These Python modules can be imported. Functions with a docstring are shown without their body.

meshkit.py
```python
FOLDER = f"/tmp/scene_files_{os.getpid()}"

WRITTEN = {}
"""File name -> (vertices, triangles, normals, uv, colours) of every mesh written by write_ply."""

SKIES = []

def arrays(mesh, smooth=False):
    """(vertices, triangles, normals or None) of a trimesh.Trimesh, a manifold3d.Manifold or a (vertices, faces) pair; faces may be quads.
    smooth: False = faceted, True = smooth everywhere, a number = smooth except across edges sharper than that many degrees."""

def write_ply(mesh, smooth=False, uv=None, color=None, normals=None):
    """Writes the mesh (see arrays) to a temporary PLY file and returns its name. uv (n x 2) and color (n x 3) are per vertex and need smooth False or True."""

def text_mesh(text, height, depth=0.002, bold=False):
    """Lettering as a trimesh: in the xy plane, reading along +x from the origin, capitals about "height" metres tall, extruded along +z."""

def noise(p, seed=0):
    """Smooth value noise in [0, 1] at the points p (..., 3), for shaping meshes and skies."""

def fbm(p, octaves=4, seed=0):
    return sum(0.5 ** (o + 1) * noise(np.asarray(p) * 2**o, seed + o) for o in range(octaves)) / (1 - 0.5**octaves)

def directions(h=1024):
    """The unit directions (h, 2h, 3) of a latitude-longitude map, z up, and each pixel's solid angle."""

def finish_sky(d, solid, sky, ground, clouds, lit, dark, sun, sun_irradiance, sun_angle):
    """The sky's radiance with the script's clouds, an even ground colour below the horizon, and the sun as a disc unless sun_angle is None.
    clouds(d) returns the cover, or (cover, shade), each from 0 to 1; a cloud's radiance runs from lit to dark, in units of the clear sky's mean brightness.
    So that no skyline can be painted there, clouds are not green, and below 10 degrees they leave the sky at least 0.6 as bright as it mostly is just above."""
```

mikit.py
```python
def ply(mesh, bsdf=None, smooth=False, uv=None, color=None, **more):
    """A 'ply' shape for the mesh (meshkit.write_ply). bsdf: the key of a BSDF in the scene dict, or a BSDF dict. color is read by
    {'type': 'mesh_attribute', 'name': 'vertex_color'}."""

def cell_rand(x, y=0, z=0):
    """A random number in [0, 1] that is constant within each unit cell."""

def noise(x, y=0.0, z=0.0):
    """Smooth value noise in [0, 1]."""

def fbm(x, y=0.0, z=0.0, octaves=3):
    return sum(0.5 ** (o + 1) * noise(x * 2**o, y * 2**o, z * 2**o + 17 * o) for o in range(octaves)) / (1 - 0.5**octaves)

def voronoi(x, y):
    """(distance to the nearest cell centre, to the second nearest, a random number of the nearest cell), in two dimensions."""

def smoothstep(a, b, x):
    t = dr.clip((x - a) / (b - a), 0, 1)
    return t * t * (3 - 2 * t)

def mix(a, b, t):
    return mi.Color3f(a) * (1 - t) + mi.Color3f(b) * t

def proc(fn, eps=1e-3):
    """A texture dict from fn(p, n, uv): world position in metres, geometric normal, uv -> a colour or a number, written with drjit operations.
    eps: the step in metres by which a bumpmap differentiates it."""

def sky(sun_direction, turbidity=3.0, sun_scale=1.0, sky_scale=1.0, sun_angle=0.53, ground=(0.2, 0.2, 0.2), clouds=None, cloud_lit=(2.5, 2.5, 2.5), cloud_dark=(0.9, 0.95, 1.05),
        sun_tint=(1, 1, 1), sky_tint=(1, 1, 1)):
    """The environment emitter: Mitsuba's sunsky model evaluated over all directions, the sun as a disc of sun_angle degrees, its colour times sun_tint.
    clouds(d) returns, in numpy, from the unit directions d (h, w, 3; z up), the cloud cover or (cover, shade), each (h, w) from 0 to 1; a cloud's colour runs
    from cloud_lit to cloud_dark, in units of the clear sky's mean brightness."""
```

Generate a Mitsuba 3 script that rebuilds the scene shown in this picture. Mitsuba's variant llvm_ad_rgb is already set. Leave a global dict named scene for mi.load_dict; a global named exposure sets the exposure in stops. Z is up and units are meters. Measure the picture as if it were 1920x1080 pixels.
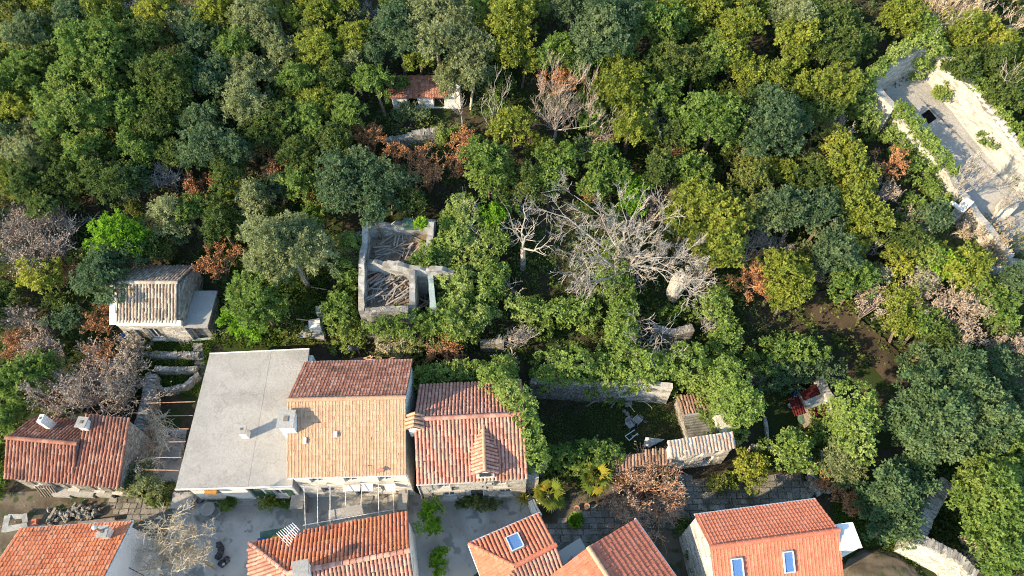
import math, numpy as np, trimesh, manifold3d as m3, shapely.geometry as sg, shapely.affinity as sa
import mitsuba as mi, drjit as dr, mikit, meshkit
from mikit import proc, noise, fbm, cell_rand, voronoi, smoothstep, mix
T = mi.ScalarTransform4f
scene, labels, used = {}, {}, {}
# ------------------------------------------------------------------ camera, light, exposure
H, PITCH, FOC = 46.0, math.radians(57), 1300.0            # drone height, pitch below the horizon, focal length in photo pixels
FW = np.array([0, math.cos(PITCH), -math.sin(PITCH)])
DN = np.array([0, -math.sin(PITCH), -math.cos(PITCH)])
scene['camera'] = {'type': 'perspective', 'fov_axis': 'x', 'fov': 2 * math.degrees(math.atan(960 / FOC)), 'near_clip': 0.5, 'far_clip': 2000.0,
                   'to_world': T().look_at(origin=[0, 0, H], target=(np.array([0, 0, H]) + FW).tolist(), up=[0, 0, 1])}
SUN_AZ, SUN_EL = math.radians(205.5), math.radians(28.5)
SUN = [math.cos(SUN_AZ) * math.cos(SUN_EL), math.sin(SUN_AZ) * math.cos(SUN_EL), math.sin(SUN_EL)]
scene['sky'] = mikit.sky(SUN, turbidity=3, sun_angle=0.8, sky_scale=2.1, sky_tint=(1.05, 1.0, 0.92), ground=(0.10, 0.10, 0.07), sun_tint=(0.97, 0.98, 1.0))
exposure = 3.25
# ------------------------------------------------------------------ where things stand
def P(u, v, z=0.0):
    d = FW + np.array([1, 0, 0]) * (u - 960) / FOC + DN * (v - 540) / FOC
    return np.array([0, 0, H]) + d * (z - H) / d[2]
def ground(x, y):
    y = np.asarray(y, float)
    return 0.35 * np.logaddexp(0, (np.minimum(y, 150) - 19.5) * 1.2) / 1.2
def G(u, v, h=0.0):
    z = 2.0
    for _ in range(40):
        p = P(u, v, z)
        z = 0.6 * z + 0.4 * float(ground(p[0], p[1]) + h)
    return P(u, v, z)
def pxm(p):                                               # metres per photo pixel at a point
    return float((np.asarray(p) - [0, 0, H]) @ FW) / FOC
# ------------------------------------------------------------------ scene entries
def numbered(k):
    n = used.get(k, -1) + 1
    used[k] = n
    return k if n == 0 else f'{k}_{n:03d}'
def tell(k, label=None, cat=None, group=None, kind=None):
    d = labels.setdefault(k, {})
    for a, b in (('label', label), ('category', cat), ('group', group), ('kind', kind)):
        if b: d[a] = b
    return k
def thing(name, label, cat, group=None):
    return tell(numbered(name), label, cat, group)
def put(name, mesh, bsdf, parent=None, uv=None, smooth=False, label=None, cat=None, group=None, kind=None):
    k = numbered(f'{parent}__{name}' if parent else name)
    if isinstance(mesh, tuple) and not len(mesh[1]): print('empty', k, label); return k
    scene[k] = mikit.ply(mesh, bsdf, smooth=smooth, uv=uv)
    return tell(k, label, cat, group, kind) if (label or cat or kind or group) else k
# ------------------------------------------------------------------ mesh helpers: a mesh is (v, f)
QB = np.array([[0, 2, 3, 1], [4, 5, 7, 6], [0, 1, 5, 4], [2, 6, 7, 3], [0, 4, 6, 2], [1, 3, 7, 5]])
QB = np.vstack([QB[:, [0, 1, 2]], QB[:, [0, 2, 3]]])
UB = np.array([[x, y, z] for z in (-.5, .5) for y in (-.5, .5) for x in (-.5, .5)])
def rot(a):
    return np.array([[math.cos(a), -math.sin(a), 0], [math.sin(a), math.cos(a), 0], [0, 0, 1.0]])
def bx(c, s, a=0.0, jit=0.0, rng=None):
    v = UB * np.asarray(s, float)
    if jit: v = v * (1 + rng.uniform(-jit, jit, v.shape))
    return v @ rot(a).T + np.asarray(c, float), QB
def beam(p, q, w, h=None):                                # a squared bar from p to q
    p, q = np.asarray(p, float), np.asarray(q, float)
    t = (q - p) / (np.linalg.norm(q - p) + 1e-9)
    a = np.cross(t, [0, 0, 1.0] if abs(t[2]) < .95 else [1.0, 0, 0]); a /= np.linalg.norm(a)
    b = np.cross(t, a)
    h = h or w
    return np.array([o + a * sx * w / 2 + b * sy * h / 2 for o in (p, q) for sy in (-1, 1) for sx in (-1, 1)]), QB
def cat_(ms):
    vs, fs, at = [], [], 0
    for v, f in ms:
        vs.append(v); fs.append(f + at); at += len(v)
    return np.vstack(vs), np.vstack(fs)
def tube(pts, rad, n=6):
    p = np.asarray(pts, float); r = np.broadcast_to(rad, (len(p),))
    t = np.gradient(p, axis=0); t /= np.linalg.norm(t, axis=1, keepdims=True) + 1e-9
    ref = np.where(np.abs(t[:, 2:]) < .9, [[0, 0, 1.0]], [[1.0, 0, 0]])
    a = np.cross(t, ref); a /= np.linalg.norm(a, axis=1, keepdims=True) + 1e-9
    b = np.cross(t, a)
    g = np.arange(n) * 2 * np.pi / n
    v = (p[:, None] + r[:, None, None] * (np.cos(g)[None, :, None] * a[:, None] + np.sin(g)[None, :, None] * b[:, None])).reshape(-1, 3)
    f = []
    for i in range(len(p) - 1):
        for j in range(n):
            k = (j + 1) % n
            f += [[i * n + j, i * n + k, (i + 1) * n + k], [i * n + j, (i + 1) * n + k, (i + 1) * n + j]]
    v = np.vstack([v, p[:1], p[-1:]]); m = len(v)
    for j in range(n):
        k = (j + 1) % n
        f += [[m - 2, k, j], [m - 1, (len(p) - 1) * n + j, (len(p) - 1) * n + k]]
    return v, np.array(f)
def cyl(c, r, h, n=14, r2=None):
    c = np.asarray(c, float)
    return tube([c, c + [0, 0, h]], [r, r if r2 is None else r2], n)
def prism(poly, z0, z1):
    m = trimesh.creation.extrude_polygon(sg.Polygon([tuple(p[:2]) for p in poly]).buffer(0), z1 - z0, engine='earcut')
    m.apply_translation([0, 0, z0])
    return np.array(m.vertices), np.array(m.faces)
def slab(pts, t):                                         # planar polygon thickened downwards along its normal
    p = np.asarray(pts, float)
    n = np.cross(p[1] - p[0], p[2] - p[0]); n /= np.linalg.norm(n)
    if n[2] < 0: p, n = p[::-1], -n
    k = len(p)
    f = [[0, i, i + 1] for i in range(1, k - 1)] + [[k, k + i + 1, k + i] for i in range(1, k - 1)]
    for i in range(k):
        j = (i + 1) % k
        f += [[i, k + i, k + j], [i, k + j, j]]
    return np.vstack([p, p - n * t]), np.array(f)
def hull(pts):
    return m3.Manifold.hull_points(np.asarray(pts, float))
def mf(m):
    g = m.to_mesh()
    return np.array(g.vert_properties[:, :3], float), np.array(g.tri_verts)
ICO = trimesh.creation.icosphere(subdivisions=1)
def rock(c, s, rng):
    v = np.array(ICO.vertices)
    v = v * (1 + rng.uniform(-.28, .22, (len(v), 1))) * (np.asarray(s, float) / 2) * rng.uniform(.75, 1.2, 3)
    v = np.clip(v, -np.asarray(s) * .45, np.asarray(s) * .45)
    return v @ rot(rng.uniform(0, 6.3)).T + np.asarray(c, float), np.array(ICO.faces)
# ------------------------------------------------------------------ materials
ALB = {'m_plaster': .95, 'm_render': .9, 'm_white': .8, 'm_yard': .95, 'm_tile_rose': .92, 'm_tile_tan': .73, 'm_tile_orange': .88, 'm_tile_new': .78, 'm_tile_grey': .9, 'm_floor': .95, 'm_path': 1, 'm_earth': .9, 'm_ruin_plaster': .75, 'm_bark': 1, 'm_bark_pale': .66, 'm_twig_grey': .6, 'm_plastic': .36, 'm_concrete_roof': .6, 'm_ruin_lit': .62, 'm_twig_rust': .9, 'm_twig_pink': .66, 'm_slab': .9, 'm_bark_tan': 1, 'm_tile_old': .85}
def diffuse(k, fn, two=False):                            # measured reflectance of the stuff, from the colour as seen
    a = ALB.get(k, .68)
    d = {'type': 'diffuse', 'reflectance': proc(lambda p, n, uv: fn(p, n, uv) * a) if callable(fn) else {'type': 'rgb', 'value': [x * a for x in fn]}}
    scene[k] = {'type': 'twosided', 'b': d} if two else d
def face2d(p, n):                                         # coordinates along a wall (or on a floor) in metres
    flat = dr.abs(n.z) > 0.7
    l = dr.maximum(dr.sqrt(n.x * n.x + n.y * n.y), 1e-4)
    h = (p.y * n.x - p.x * n.y) / l
    return dr.select(flat, p.x, h), dr.select(flat, p.y, p.z)
def mottled(a, b, s=1.0, c=None, cs=5.0):
    def fn(p, n, uv):
        t = fbm(p.x * s, p.y * s, p.z * s, 4)
        o = mix(a, b, smoothstep(.3, .7, t))
        if c is not None:
            o = mix(o, c, smoothstep(.55, .75, fbm(p.x * cs, p.y * cs, p.z * cs, 3)))
        return o
    return fn
def rubble(a, b, mort, s=3.2):
    def fn(p, n, uv):
        h, z = face2d(p, n)
        w = noise(h * 2, z * 2) * .5
        d1, d2, r = voronoi(h * s + w, z * s * 1.5 + w)
        o = mix(a, b, r) * (0.75 + .5 * fbm(p.x * 4, p.y * 4, p.z * 4, 3))
        o = mix(mort, o, smoothstep(.04, .14, d2 - d1))
        return o * (0.7 + .5 * fbm(p.x * .6, p.y * .6, p.z * .6, 2))
    return fn
def toned(cols, dirt, amt=.5, ds=1.6):                    # uv.x picks the tone of a piece, weathering comes from where it lies
    def fn(p, n, uv):
        o = mix(cols[0], cols[1], smoothstep(0, .5, uv.x))
        o = mix(o, cols[2], smoothstep(.62, 1, uv.x))
        t = smoothstep(.48, .78, fbm(p.x * ds, p.y * ds, p.z * ds, 4)) * amt
        return mix(o, dirt, t) * (.87 + .26 * noise(p.x * 9, p.y * 9, p.z * 9))
    return fn
diffuse('m_path', mottled((.030, .026, .018), (.062, .047, .033), .8))
diffuse('m_earth', mottled((.075, .062, .045), (.13, .11, .085), .9, (.05, .065, .03), 2.2))
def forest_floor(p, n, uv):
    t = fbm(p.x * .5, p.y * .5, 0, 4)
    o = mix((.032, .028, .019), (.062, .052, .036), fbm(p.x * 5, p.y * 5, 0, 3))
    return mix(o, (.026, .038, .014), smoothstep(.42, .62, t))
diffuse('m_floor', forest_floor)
diffuse('m_rubble_floor', mottled((.22, .16, .115), (.34, .27, .21), 3, (.12, .09, .07), 5))
diffuse('m_concrete_roof', lambda p, n, uv: mix(mix((.385, .375, .355), (.455, .445, .42), smoothstep(.3, .7, fbm(p.x * .5, p.y * .9, 1, 4))), mix((.33, .32, .30), (.52, .51, .48), noise(p.x * .8, p.y * .8, 7)), .7 * smoothstep(.56, .78, fbm(p.x * 2.3, p.y * 2.3, 3, 4))) * (.88 + .24 * noise(p.x * 14, p.y * 14, 2)) * (1 - .13 * smoothstep(.975, 1.0, 1 - dr.abs(fbm(p.x * .45, p.y * .45, 8, 4) - .5) * 2)))
diffuse('m_yard', lambda p, n, uv: mix(mix((.27, .262, .245), (.36, .35, .325), smoothstep(.3, .7, fbm(p.x * .8, p.y * .8, 4, 4))), (.20, .20, .19), smoothstep(.62, .72, fbm(p.x * 1.7, p.y * 1.7, 9, 4))))
diffuse('m_plaster', lambda p, n, uv: mix((.66, .64, .60), (.50, .47, .42), smoothstep(.5, .75, fbm(p.x * .9, p.y * .9, p.z * 1.4, 4))) * (.9 + .2 * noise(p.x * 12, p.y * 12, p.z * 12)))
diffuse('m_render', lambda p, n, uv: mix((.66, .62, .60), (.58, .54, .52), fbm(p.x * .5, p.y * .5, p.z * .5, 4)))
diffuse('m_stone_wall', rubble((.22, .21, .19), (.42, .40, .36), (.12, .11, .09)))
diffuse('m_stone_pale', rubble((.42, .40, .36), (.62, .59, .53), (.26, .24, .20), 2.4))
diffuse('m_ruin_plaster', lambda p, n, uv: mix(mix((.50, .49, .46), (.62, .60, .55), fbm(p.x * .8, p.y * .8, p.z * .8, 4)), (.30, .28, .25), smoothstep(.52, .66, fbm(p.x * 1.6, p.y * 1.6, p.z * 2.2, 4))))
diffuse('m_ruin_lit', lambda p, n, uv: mix(mix((.44, .42, .38), (.60, .575, .52), fbm(p.x * 1.1, p.y * 1.1, p.z * 1.1, 4)), (.30, .28, .24), .75 * smoothstep(.42, .75, fbm(p.x * 1.5, p.y * 1.5, p.z * 4, 5))) * (.8 + .4 * noise(p.x * 8, p.y * 8, p.z * 8)))
diffuse('m_ruin_grey', lambda p, n, uv: mix(mix((.33, .33, .325), (.46, .455, .43), fbm(p.x * .8, p.y * .8, p.z * .8, 4)), (.24, .225, .20), smoothstep(.46, .62, fbm(p.x * 1.6, p.y * 1.6, p.z * 2.2, 4))))
diffuse('m_tile_pale', toned([(.36, .25, .19), (.45, .34, .27), (.50, .42, .35)], (.24, .19, .15), .5, 1.8), True)
diffuse('m_tile_old', toned([(.17, .10, .075), (.24, .15, .11), (.30, .21, .16)], (.10, .10, .06), .8, 1.8), True)
diffuse('m_block', toned([(.24, .23, .21), (.38, .365, .33), (.52, .50, .45)], (.13, .12, .10), .6, 2.5))
diffuse('m_block_pale', toned([(.42, .40, .35), (.56, .535, .48), (.66, .63, .57)], (.24, .22, .18), .6, 2.2))
diffuse('m_slab', toned([(.145, .138, .125), (.20, .19, .17), (.27, .255, .225)], (.07, .07, .05), .8, 1.4))
diffuse('m_tile_red', toned([(.30, .13, .095), (.40, .19, .135), (.48, .28, .21)], (.15, .09, .07), .75, 1.3), True)
diffuse('m_tile_rose', toned([(.36, .17, .125), (.44, .22, .165), (.50, .29, .225)], (.20, .12, .09), .55, 1.5), True)
diffuse('m_tile_tan', toned([(.475, .29, .185), (.51, .325, .212), (.535, .36, .245)], (.38, .24, .155), .3, .8), True)
diffuse('m_tile_orange', toned([(.46, .14, .07), (.53, .185, .095), (.56, .24, .14)], (.17, .095, .07), .6, .9), True)
diffuse('m_tile_new', toned([(.49, .165, .10), (.53, .185, .115), (.56, .21, .14)], (.38, .13, .09), .3, .8), True)
diffuse('m_tile_grey', toned([(.26, .20, .155), (.39, .31, .24), (.47, .39, .30)], (.17, .145, .12), .6, 1.8), True)
diffuse('m_deck', mottled((.22, .11, .085), (.29, .15, .115), 2))
diffuse('m_deck_grey', mottled((.17, .15, .125), (.23, .20, .17), 2))
diffuse('m_wood', lambda p, n, uv: mix((.20, .17, .14), (.40, .36, .31), uv.x) * (.7 + .6 * fbm(p.x * 9, p.y * 9, p.z * 9, 3)))
diffuse('m_board', mottled((.27, .24, .21), (.19, .165, .14), 6))
diffuse('m_white', mottled((.74, .74, .73), (.60, .60, .58), 2))
diffuse('m_plastic', (.72, .72, .70)); diffuse('m_blue', (.035, .11, .34)); diffuse('m_blue_sheet', mottled((.03, .08, .25), (.06, .14, .36), 4), True)
diffuse('m_void', (.012, .012, .012)); diffuse('m_rust', mottled((.38, .22, .16), (.46, .33, .27), 5)); diffuse('m_green_felt', (.02, .09, .015))
diffuse('m_corr_grey', mottled((.26, .255, .24), (.15, .15, .13), 1.6, (.09, .10, .06), 3), True)
diffuse('m_corr_red', mottled((.115, .026, .024), (.08, .02, .02), 2), True)
diffuse('m_corr_pale', mottled((.36, .37, .36), (.26, .27, .26), 3), True)
diffuse('m_shutter', mottled((.07, .13, .10), (.10, .16, .12), 5)); diffuse('m_orange_bits', (.5, .27, .07))
diffuse('m_verdigris', mottled((.42, .50, .45), (.30, .38, .33), 1.2))
scene['m_metal'] = {'type': 'roughconductor', 'alpha': .3, 'specular_reflectance': {'type': 'rgb', 'value': [.75, .77, .8]}}
scene['m_pane'] = {'type': 'principled', 'base_color': {'type': 'rgb', 'value': [.035, .04, .045]}, 'roughness': .12, 'specular': .6}
scene['m_blind'] = {'type': 'principled', 'base_color': {'type': 'rgb', 'value': [.055, .12, .27]}, 'roughness': .15, 'specular': .7}
scene['m_tin'] = {'type': 'principled', 'base_color': {'type': 'rgb', 'value': [.52, .54, .56]}, 'roughness': .35, 'metallic': .4}
scene['m_black'] = {'type': 'principled', 'base_color': {'type': 'rgb', 'value': [.015, .015, .017]}, 'roughness': .35}
diffuse('m_bark', mottled((.10, .08, .06), (.17, .14, .11), 6)); diffuse('m_bark_pale', mottled((.50, .46, .41), (.36, .32, .28), 5), True)
diffuse('m_bark_tan', mottled((.46, .38, .27), (.34, .28, .20), 5), True)
diffuse('m_twig_rust', lambda p, n, uv: mix((.30, .15, .09), (.42, .24, .15), noise(p.x * 3, p.y * 3, p.z * 3)), True)
diffuse('m_twig_pink', lambda p, n, uv: mix((.36, .28, .235), (.48, .40, .35), noise(p.x * 3, p.y * 3, p.z * 3)), True)
diffuse('m_twig_grey', lambda p, n, uv: mix((.36, .34, .32), (.50, .47, .44), noise(p.x * 3, p.y * 3, p.z * 3)), True)
def leafy(k, dark, light, tip, trans=.95):
    def fn(p, n, uv):
        t = fbm(p.x * .55, p.y * .55, p.z * .55, 2)
        o = mix(dark, light, dr.clip(uv.x * .75 + (t - .5) * .9, 0, 1))
        o = mix(o, tip, .55 * smoothstep(.52, .74, fbm(p.x * .33 + 5, p.y * .33, p.z * .33, 3)))
        return mix(o, tip, uv.y)
    scene[k] = {'type': 'principledthin', 'base_color': proc(fn), 'roughness': .4, 'diff_trans': trans, 'eta': 1.5}
leafy('l_H', (00.062, 00.099, 00.030), (00.137, 00.192, 00.055), (00.232, 00.246, 00.068))
leafy('l_B', (00.062, 00.110, 00.055), (00.137, 00.205, 00.099), (00.232, 00.273, 00.123))
leafy('l_L', (00.095, 00.164, 00.038), (00.205, 00.293, 00.075), (00.300, 00.355, 00.095))
leafy('l_Y', (00.137, 00.178, 00.032), (00.280, 00.328, 00.066), (00.383, 00.383, 00.068))
leafy('l_O', (00.150, 00.185, 00.082), (00.300, 00.335, 00.157), (00.368, 00.383, 00.192))
leafy('l_I', (.125, .200, .045), (.270, .370, .095), (.38, .44, .15))
leafy('l_V', (00.110, 00.232, 00.019), (00.218, 00.396, 00.038), (00.328, 00.465, 00.068))
leafy('l_M', (00.192, 00.225, 00.088), (00.315, 00.328, 00.116), (00.573, 00.492, 00.451))
leafy('l_R', (.280, .110, .050), (.440, .210, .090), (.46, .28, .12), .4)
leafy('l_T', (.25, .20, .15), (.36, .295, .23), (.44, .35, .25), .3)
leafy('l_C', (.062, .115, .052), (.150, .225, .100), (.22, .29, .12))
leafy('l_G', (00.055, 00.102, 00.017), (00.116, 00.192, 00.034), (00.218, 00.232, 00.068))
leafy('l_F', (.080, .130, .020), (.170, .230, .045), (.42, .34, .05))
# ------------------------------------------------------------------ roofs of real tiles
def frame_of(pts):
    p = np.asarray(pts, float)
    n = np.cross(p[1] - p[0], p[2] - p[0]); n /= np.linalg.norm(n)
    if n[2] < 0: n = -n
    a = np.cross([0, 0, 1.0], n) * -1
    a = a / np.linalg.norm(a) if np.linalg.norm(a) > 1e-6 else np.array([1.0, 0, 0])
    s = np.cross(n, a)
    if s[2] < 0: s, a = -s, -a
    return n, a, s
def tile_shape(kind):
    if kind == 'canal':                                   # half-round cover tile, wider at its lower end
        g = np.linspace(0, np.pi, 6)
        lo = np.stack([-np.cos(g) * .095, g * 0, np.sin(g) * .085 + .012], 1)
        hi = np.stack([-np.cos(g) * .075, g * 0 + .40, np.sin(g) * .065], 1)
        v = np.vstack([lo, hi, lo * [.8, 1, .8]]); k = 6
    else:                                                 # interlocking tile: roll and pan
        x = np.array([-.105, -.075, -.04, -.01, .10]); z = np.array([.012, .034, .034, .012, .012])
        lo = np.stack([x, x * 0, z + .055], 1); hi = np.stack([x, x * 0 + .38, z], 1)
        v = np.vstack([lo, hi, lo - [0, -.02, .05]]); k = 5
    f = []
    for i in range(k - 1):
        f += [[i, i + 1, k + i + 1], [i, k + i + 1, k + i], [2 * k + i, 2 * k + i + 1, i + 1], [2 * k + i, i + 1, i]]
    return v, np.array(f)
TILES = {'canal': (tile_shape('canal'), .225, .345), 'pan': (tile_shape('pan'), .205, .33)}
def tiles(parent, pts, kind, mat, rng, singles=0, jit=.012, near=True, grow=.02):
    (tv, tf), w, e = TILES[kind]
    p = np.asarray(pts, float); n, a, s = frame_of(p); o = p[0]
    q = np.stack([(p - o) @ a, (p - o) @ s], 1)
    poly = sg.Polygon(q).buffer(grow)
    lo, hi = q.min(0), q.max(0)
    nx, ny = max(1, round((hi[0] - lo[0]) / w)), max(1, round((hi[1] - lo[1]) / e))
    c = [(lo[0] + (i + .5) * (hi[0] - lo[0]) / nx, lo[1] + j * (hi[1] - lo[1]) / ny - .03) for j in range(ny) for i in range(nx)]
    c = np.array([t for t in c if poly.contains(sg.Point(t[0], t[1] + .2))])
    if not len(c): return
    m = len(c)
    ang = rng.normal(0, jit * 1.2, m)
    ang = ang + (rng.random(m) < .025) * rng.normal(0, 6 * jit, m)
    x = tv[None, :, 0] * np.cos(ang)[:, None] - tv[None, :, 1] * np.sin(ang)[:, None]
    y = tv[None, :, 0] * np.sin(ang)[:, None] + tv[None, :, 1] * np.cos(ang)[:, None]
    off = rng.normal(0, jit, (m, 3)) * [.5, .8, .35]
    sl_ = (rng.random(m) < 2.2 * jit) & (jit > .01); off[sl_, 1] -= rng.uniform(.03, .12, sl_.sum())
    V = o + (c[:, :1] + off[:, :1] + x)[..., None] * a + (c[:, 1:2] + off[:, 1:2] + y)[..., None] * s + (np.abs(off[:, 2:]) + tv[None, :, 2] + .004)[..., None] * n
    tone = np.stack([rng.random(m), rng.random(m)], 1)
    order = np.argsort(np.linalg.norm(V.mean(1) - [0, 0, H], axis=1))
    k = len(tv)
    for i in order[:singles]:
        put('tile', (V[i], tf), mat, parent, uv=np.tile(tone[i], (k, 1)))
    rest = order[singles:]
    if len(rest):
        put('tile_field', (V[rest].reshape(-1, 3), (tf[None] + (np.arange(len(rest)) * k)[:, None, None]).reshape(-1, 3)), mat, parent, uv=np.repeat(tone[rest], k, 0), kind='stuff')
def ridge_caps(parent, p, q, mat, rng, r=.13, step=.36):
    p, q = np.asarray(p, float), np.asarray(q, float)
    L = np.linalg.norm(q - p); m = max(2, round(L / step)); t = (q - p) / L
    b = np.cross(t, [0, 0, 1.0]); b /= np.linalg.norm(b); up = np.cross(b, t)
    g = np.linspace(-.1, np.pi + .1, 7)
    for i in range(m):
        c = p + t * L * i / m
        v = []
        for d, rr in ((-.02, r), (L / m + .05, r * .84)):
            v += [c + t * d + b * math.cos(x) * rr * 1.15 + up * (math.sin(x) * rr - .015 + (.02 if d < 0 else 0)) for x in g]
        v += [c - t * .02 + (x - c + t * .02) * .82 for x in v[:7]]
        f = []
        for j in range(6): f += [[j, j + 1, 8 + j], [j, 8 + j, 7 + j], [14 + j, 15 + j, j + 1], [14 + j, j + 1, j]]
        put('ridge_tile', (np.array(v), np.array(f)), mat, parent, uv=np.tile(rng.random(2), (21, 1)))
def slope(parent, pts, kind, mat, rng, deck='m_deck', singles=0, jit=.012, key=None):
    k = key or numbered(f'{parent}__roof')
    scene[numbered(k + '__deck') if key else k] = mikit.ply(slab(pts, .10), deck)
    tiles(k, pts, kind, mat, rng, singles, jit)
    return k
# ------------------------------------------------------------------ walls with openings
def opening(parent, wall, A, B, s, w, z0, z1, kind='window', depth=.22, boards='m_board'):
    A, B = np.asarray(A[:2], float), np.asarray(B[:2], float)
    d = (B - A) / np.linalg.norm(B - A); o = np.array([d[1], -d[0]]); ang = math.atan2(d[1], d[0])
    c = A + d * (s + w / 2)
    at = lambda out, along=0.0, z=None: np.array([*(c + o * out + d * along), (z0 + z1) / 2 if z is None else z])
    v, f = bx(at(0), (w, 2 * depth, z1 - z0), ang)
    wall = wall - hull(v)
    if kind == 'hole': return wall
    h = z1 - z0
    if kind == 'door':
        k = put('door', cat_([bx(at(-.17, (i - 1.5) * w / 4.2), (w / 4.4, .05, h - .08), ang) for i in range(4)]), boards, parent)
        put('door_frame', cat_([bx(at(-.08, sx * (w / 2 - .03)), (.055, .12, h - .004), ang) for sx in (-1, 1)] + [bx(at(-.08, 0, z1 - .03), (w - .12, .12, .055), ang)]), 'm_white', parent)
        put('door_step', bx(at(.16, 0, z0 - .06), (w + .2, .32, .12), ang), 'm_block', parent, uv=np.tile([.6, .5], (8, 1)))
    else:
        k = put('window', cat_([bx(at(-.12, sx * (w / 2 - .035)), (.07, .07, h - .004), ang) for sx in (-1, 1)] + [bx(at(-.12, 0), (.05, .06, h - .15), ang)]
                + [bx(at(-.12, 0, z), (w - .15, .07, .07), ang) for z in (z0 + .04, z1 - .04)]), 'm_white', parent)
        put('pane', bx(at(-.15), (w - .02, .012, h - .02), ang), 'm_pane', k)
        put('sill', bx(at(.04, 0, z0 - .035), (w + .16, .26, .07), ang), 'm_block_pale', k, uv=np.tile([.7, .5], (8, 1)))
        if kind == 'shutter':
            for sx in (-1, 1):
                put('shutter', bx(at(.03, sx * (w * .75 + .02)), (w / 2, .045, h), ang), 'm_shutter', parent)
    return wall
def ashlar(parent, A, B, z0, z1, rng, mat='m_block', holes=(), rowh=(.2, .3), wid=(.28, .75), proud=.02, name='stone', top=None, cap=300):
    A, B = np.asarray(A[:2], float), np.asarray(B[:2], float)
    L = np.linalg.norm(B - A); d = (B - A) / L; o = np.array([d[1], -d[0]]); ang = math.atan2(d[1], d[0])
    z, n = z0, 0
    while z < z1 - .1:
        h = min(rng.uniform(*rowh), z1 - z); x = 0.0
        while x < L - .08:
            w = min(rng.uniform(*wid), L - x)
            if L - x - w < .12: w = L - x
            hit = any(x < b and x + w > a and z < t and z + h > bo for a, b, bo, t in holes) or (top is not None and z + h > top((x + w / 2) / L))
            if not hit and n < cap:
                t = .06 + rng.uniform(0, .035)
                c = A + d * (x + w / 2) + o * (proud + rng.uniform(0, .015) - t / 2 + .02)
                put(name, bx([*c, z + h / 2], (w - .02, t, h - .018), ang, .02, rng), mat, parent, uv=np.tile([rng.random(), rng.random()], (8, 1)))
                n += 1
            x += w
        z += h
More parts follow.
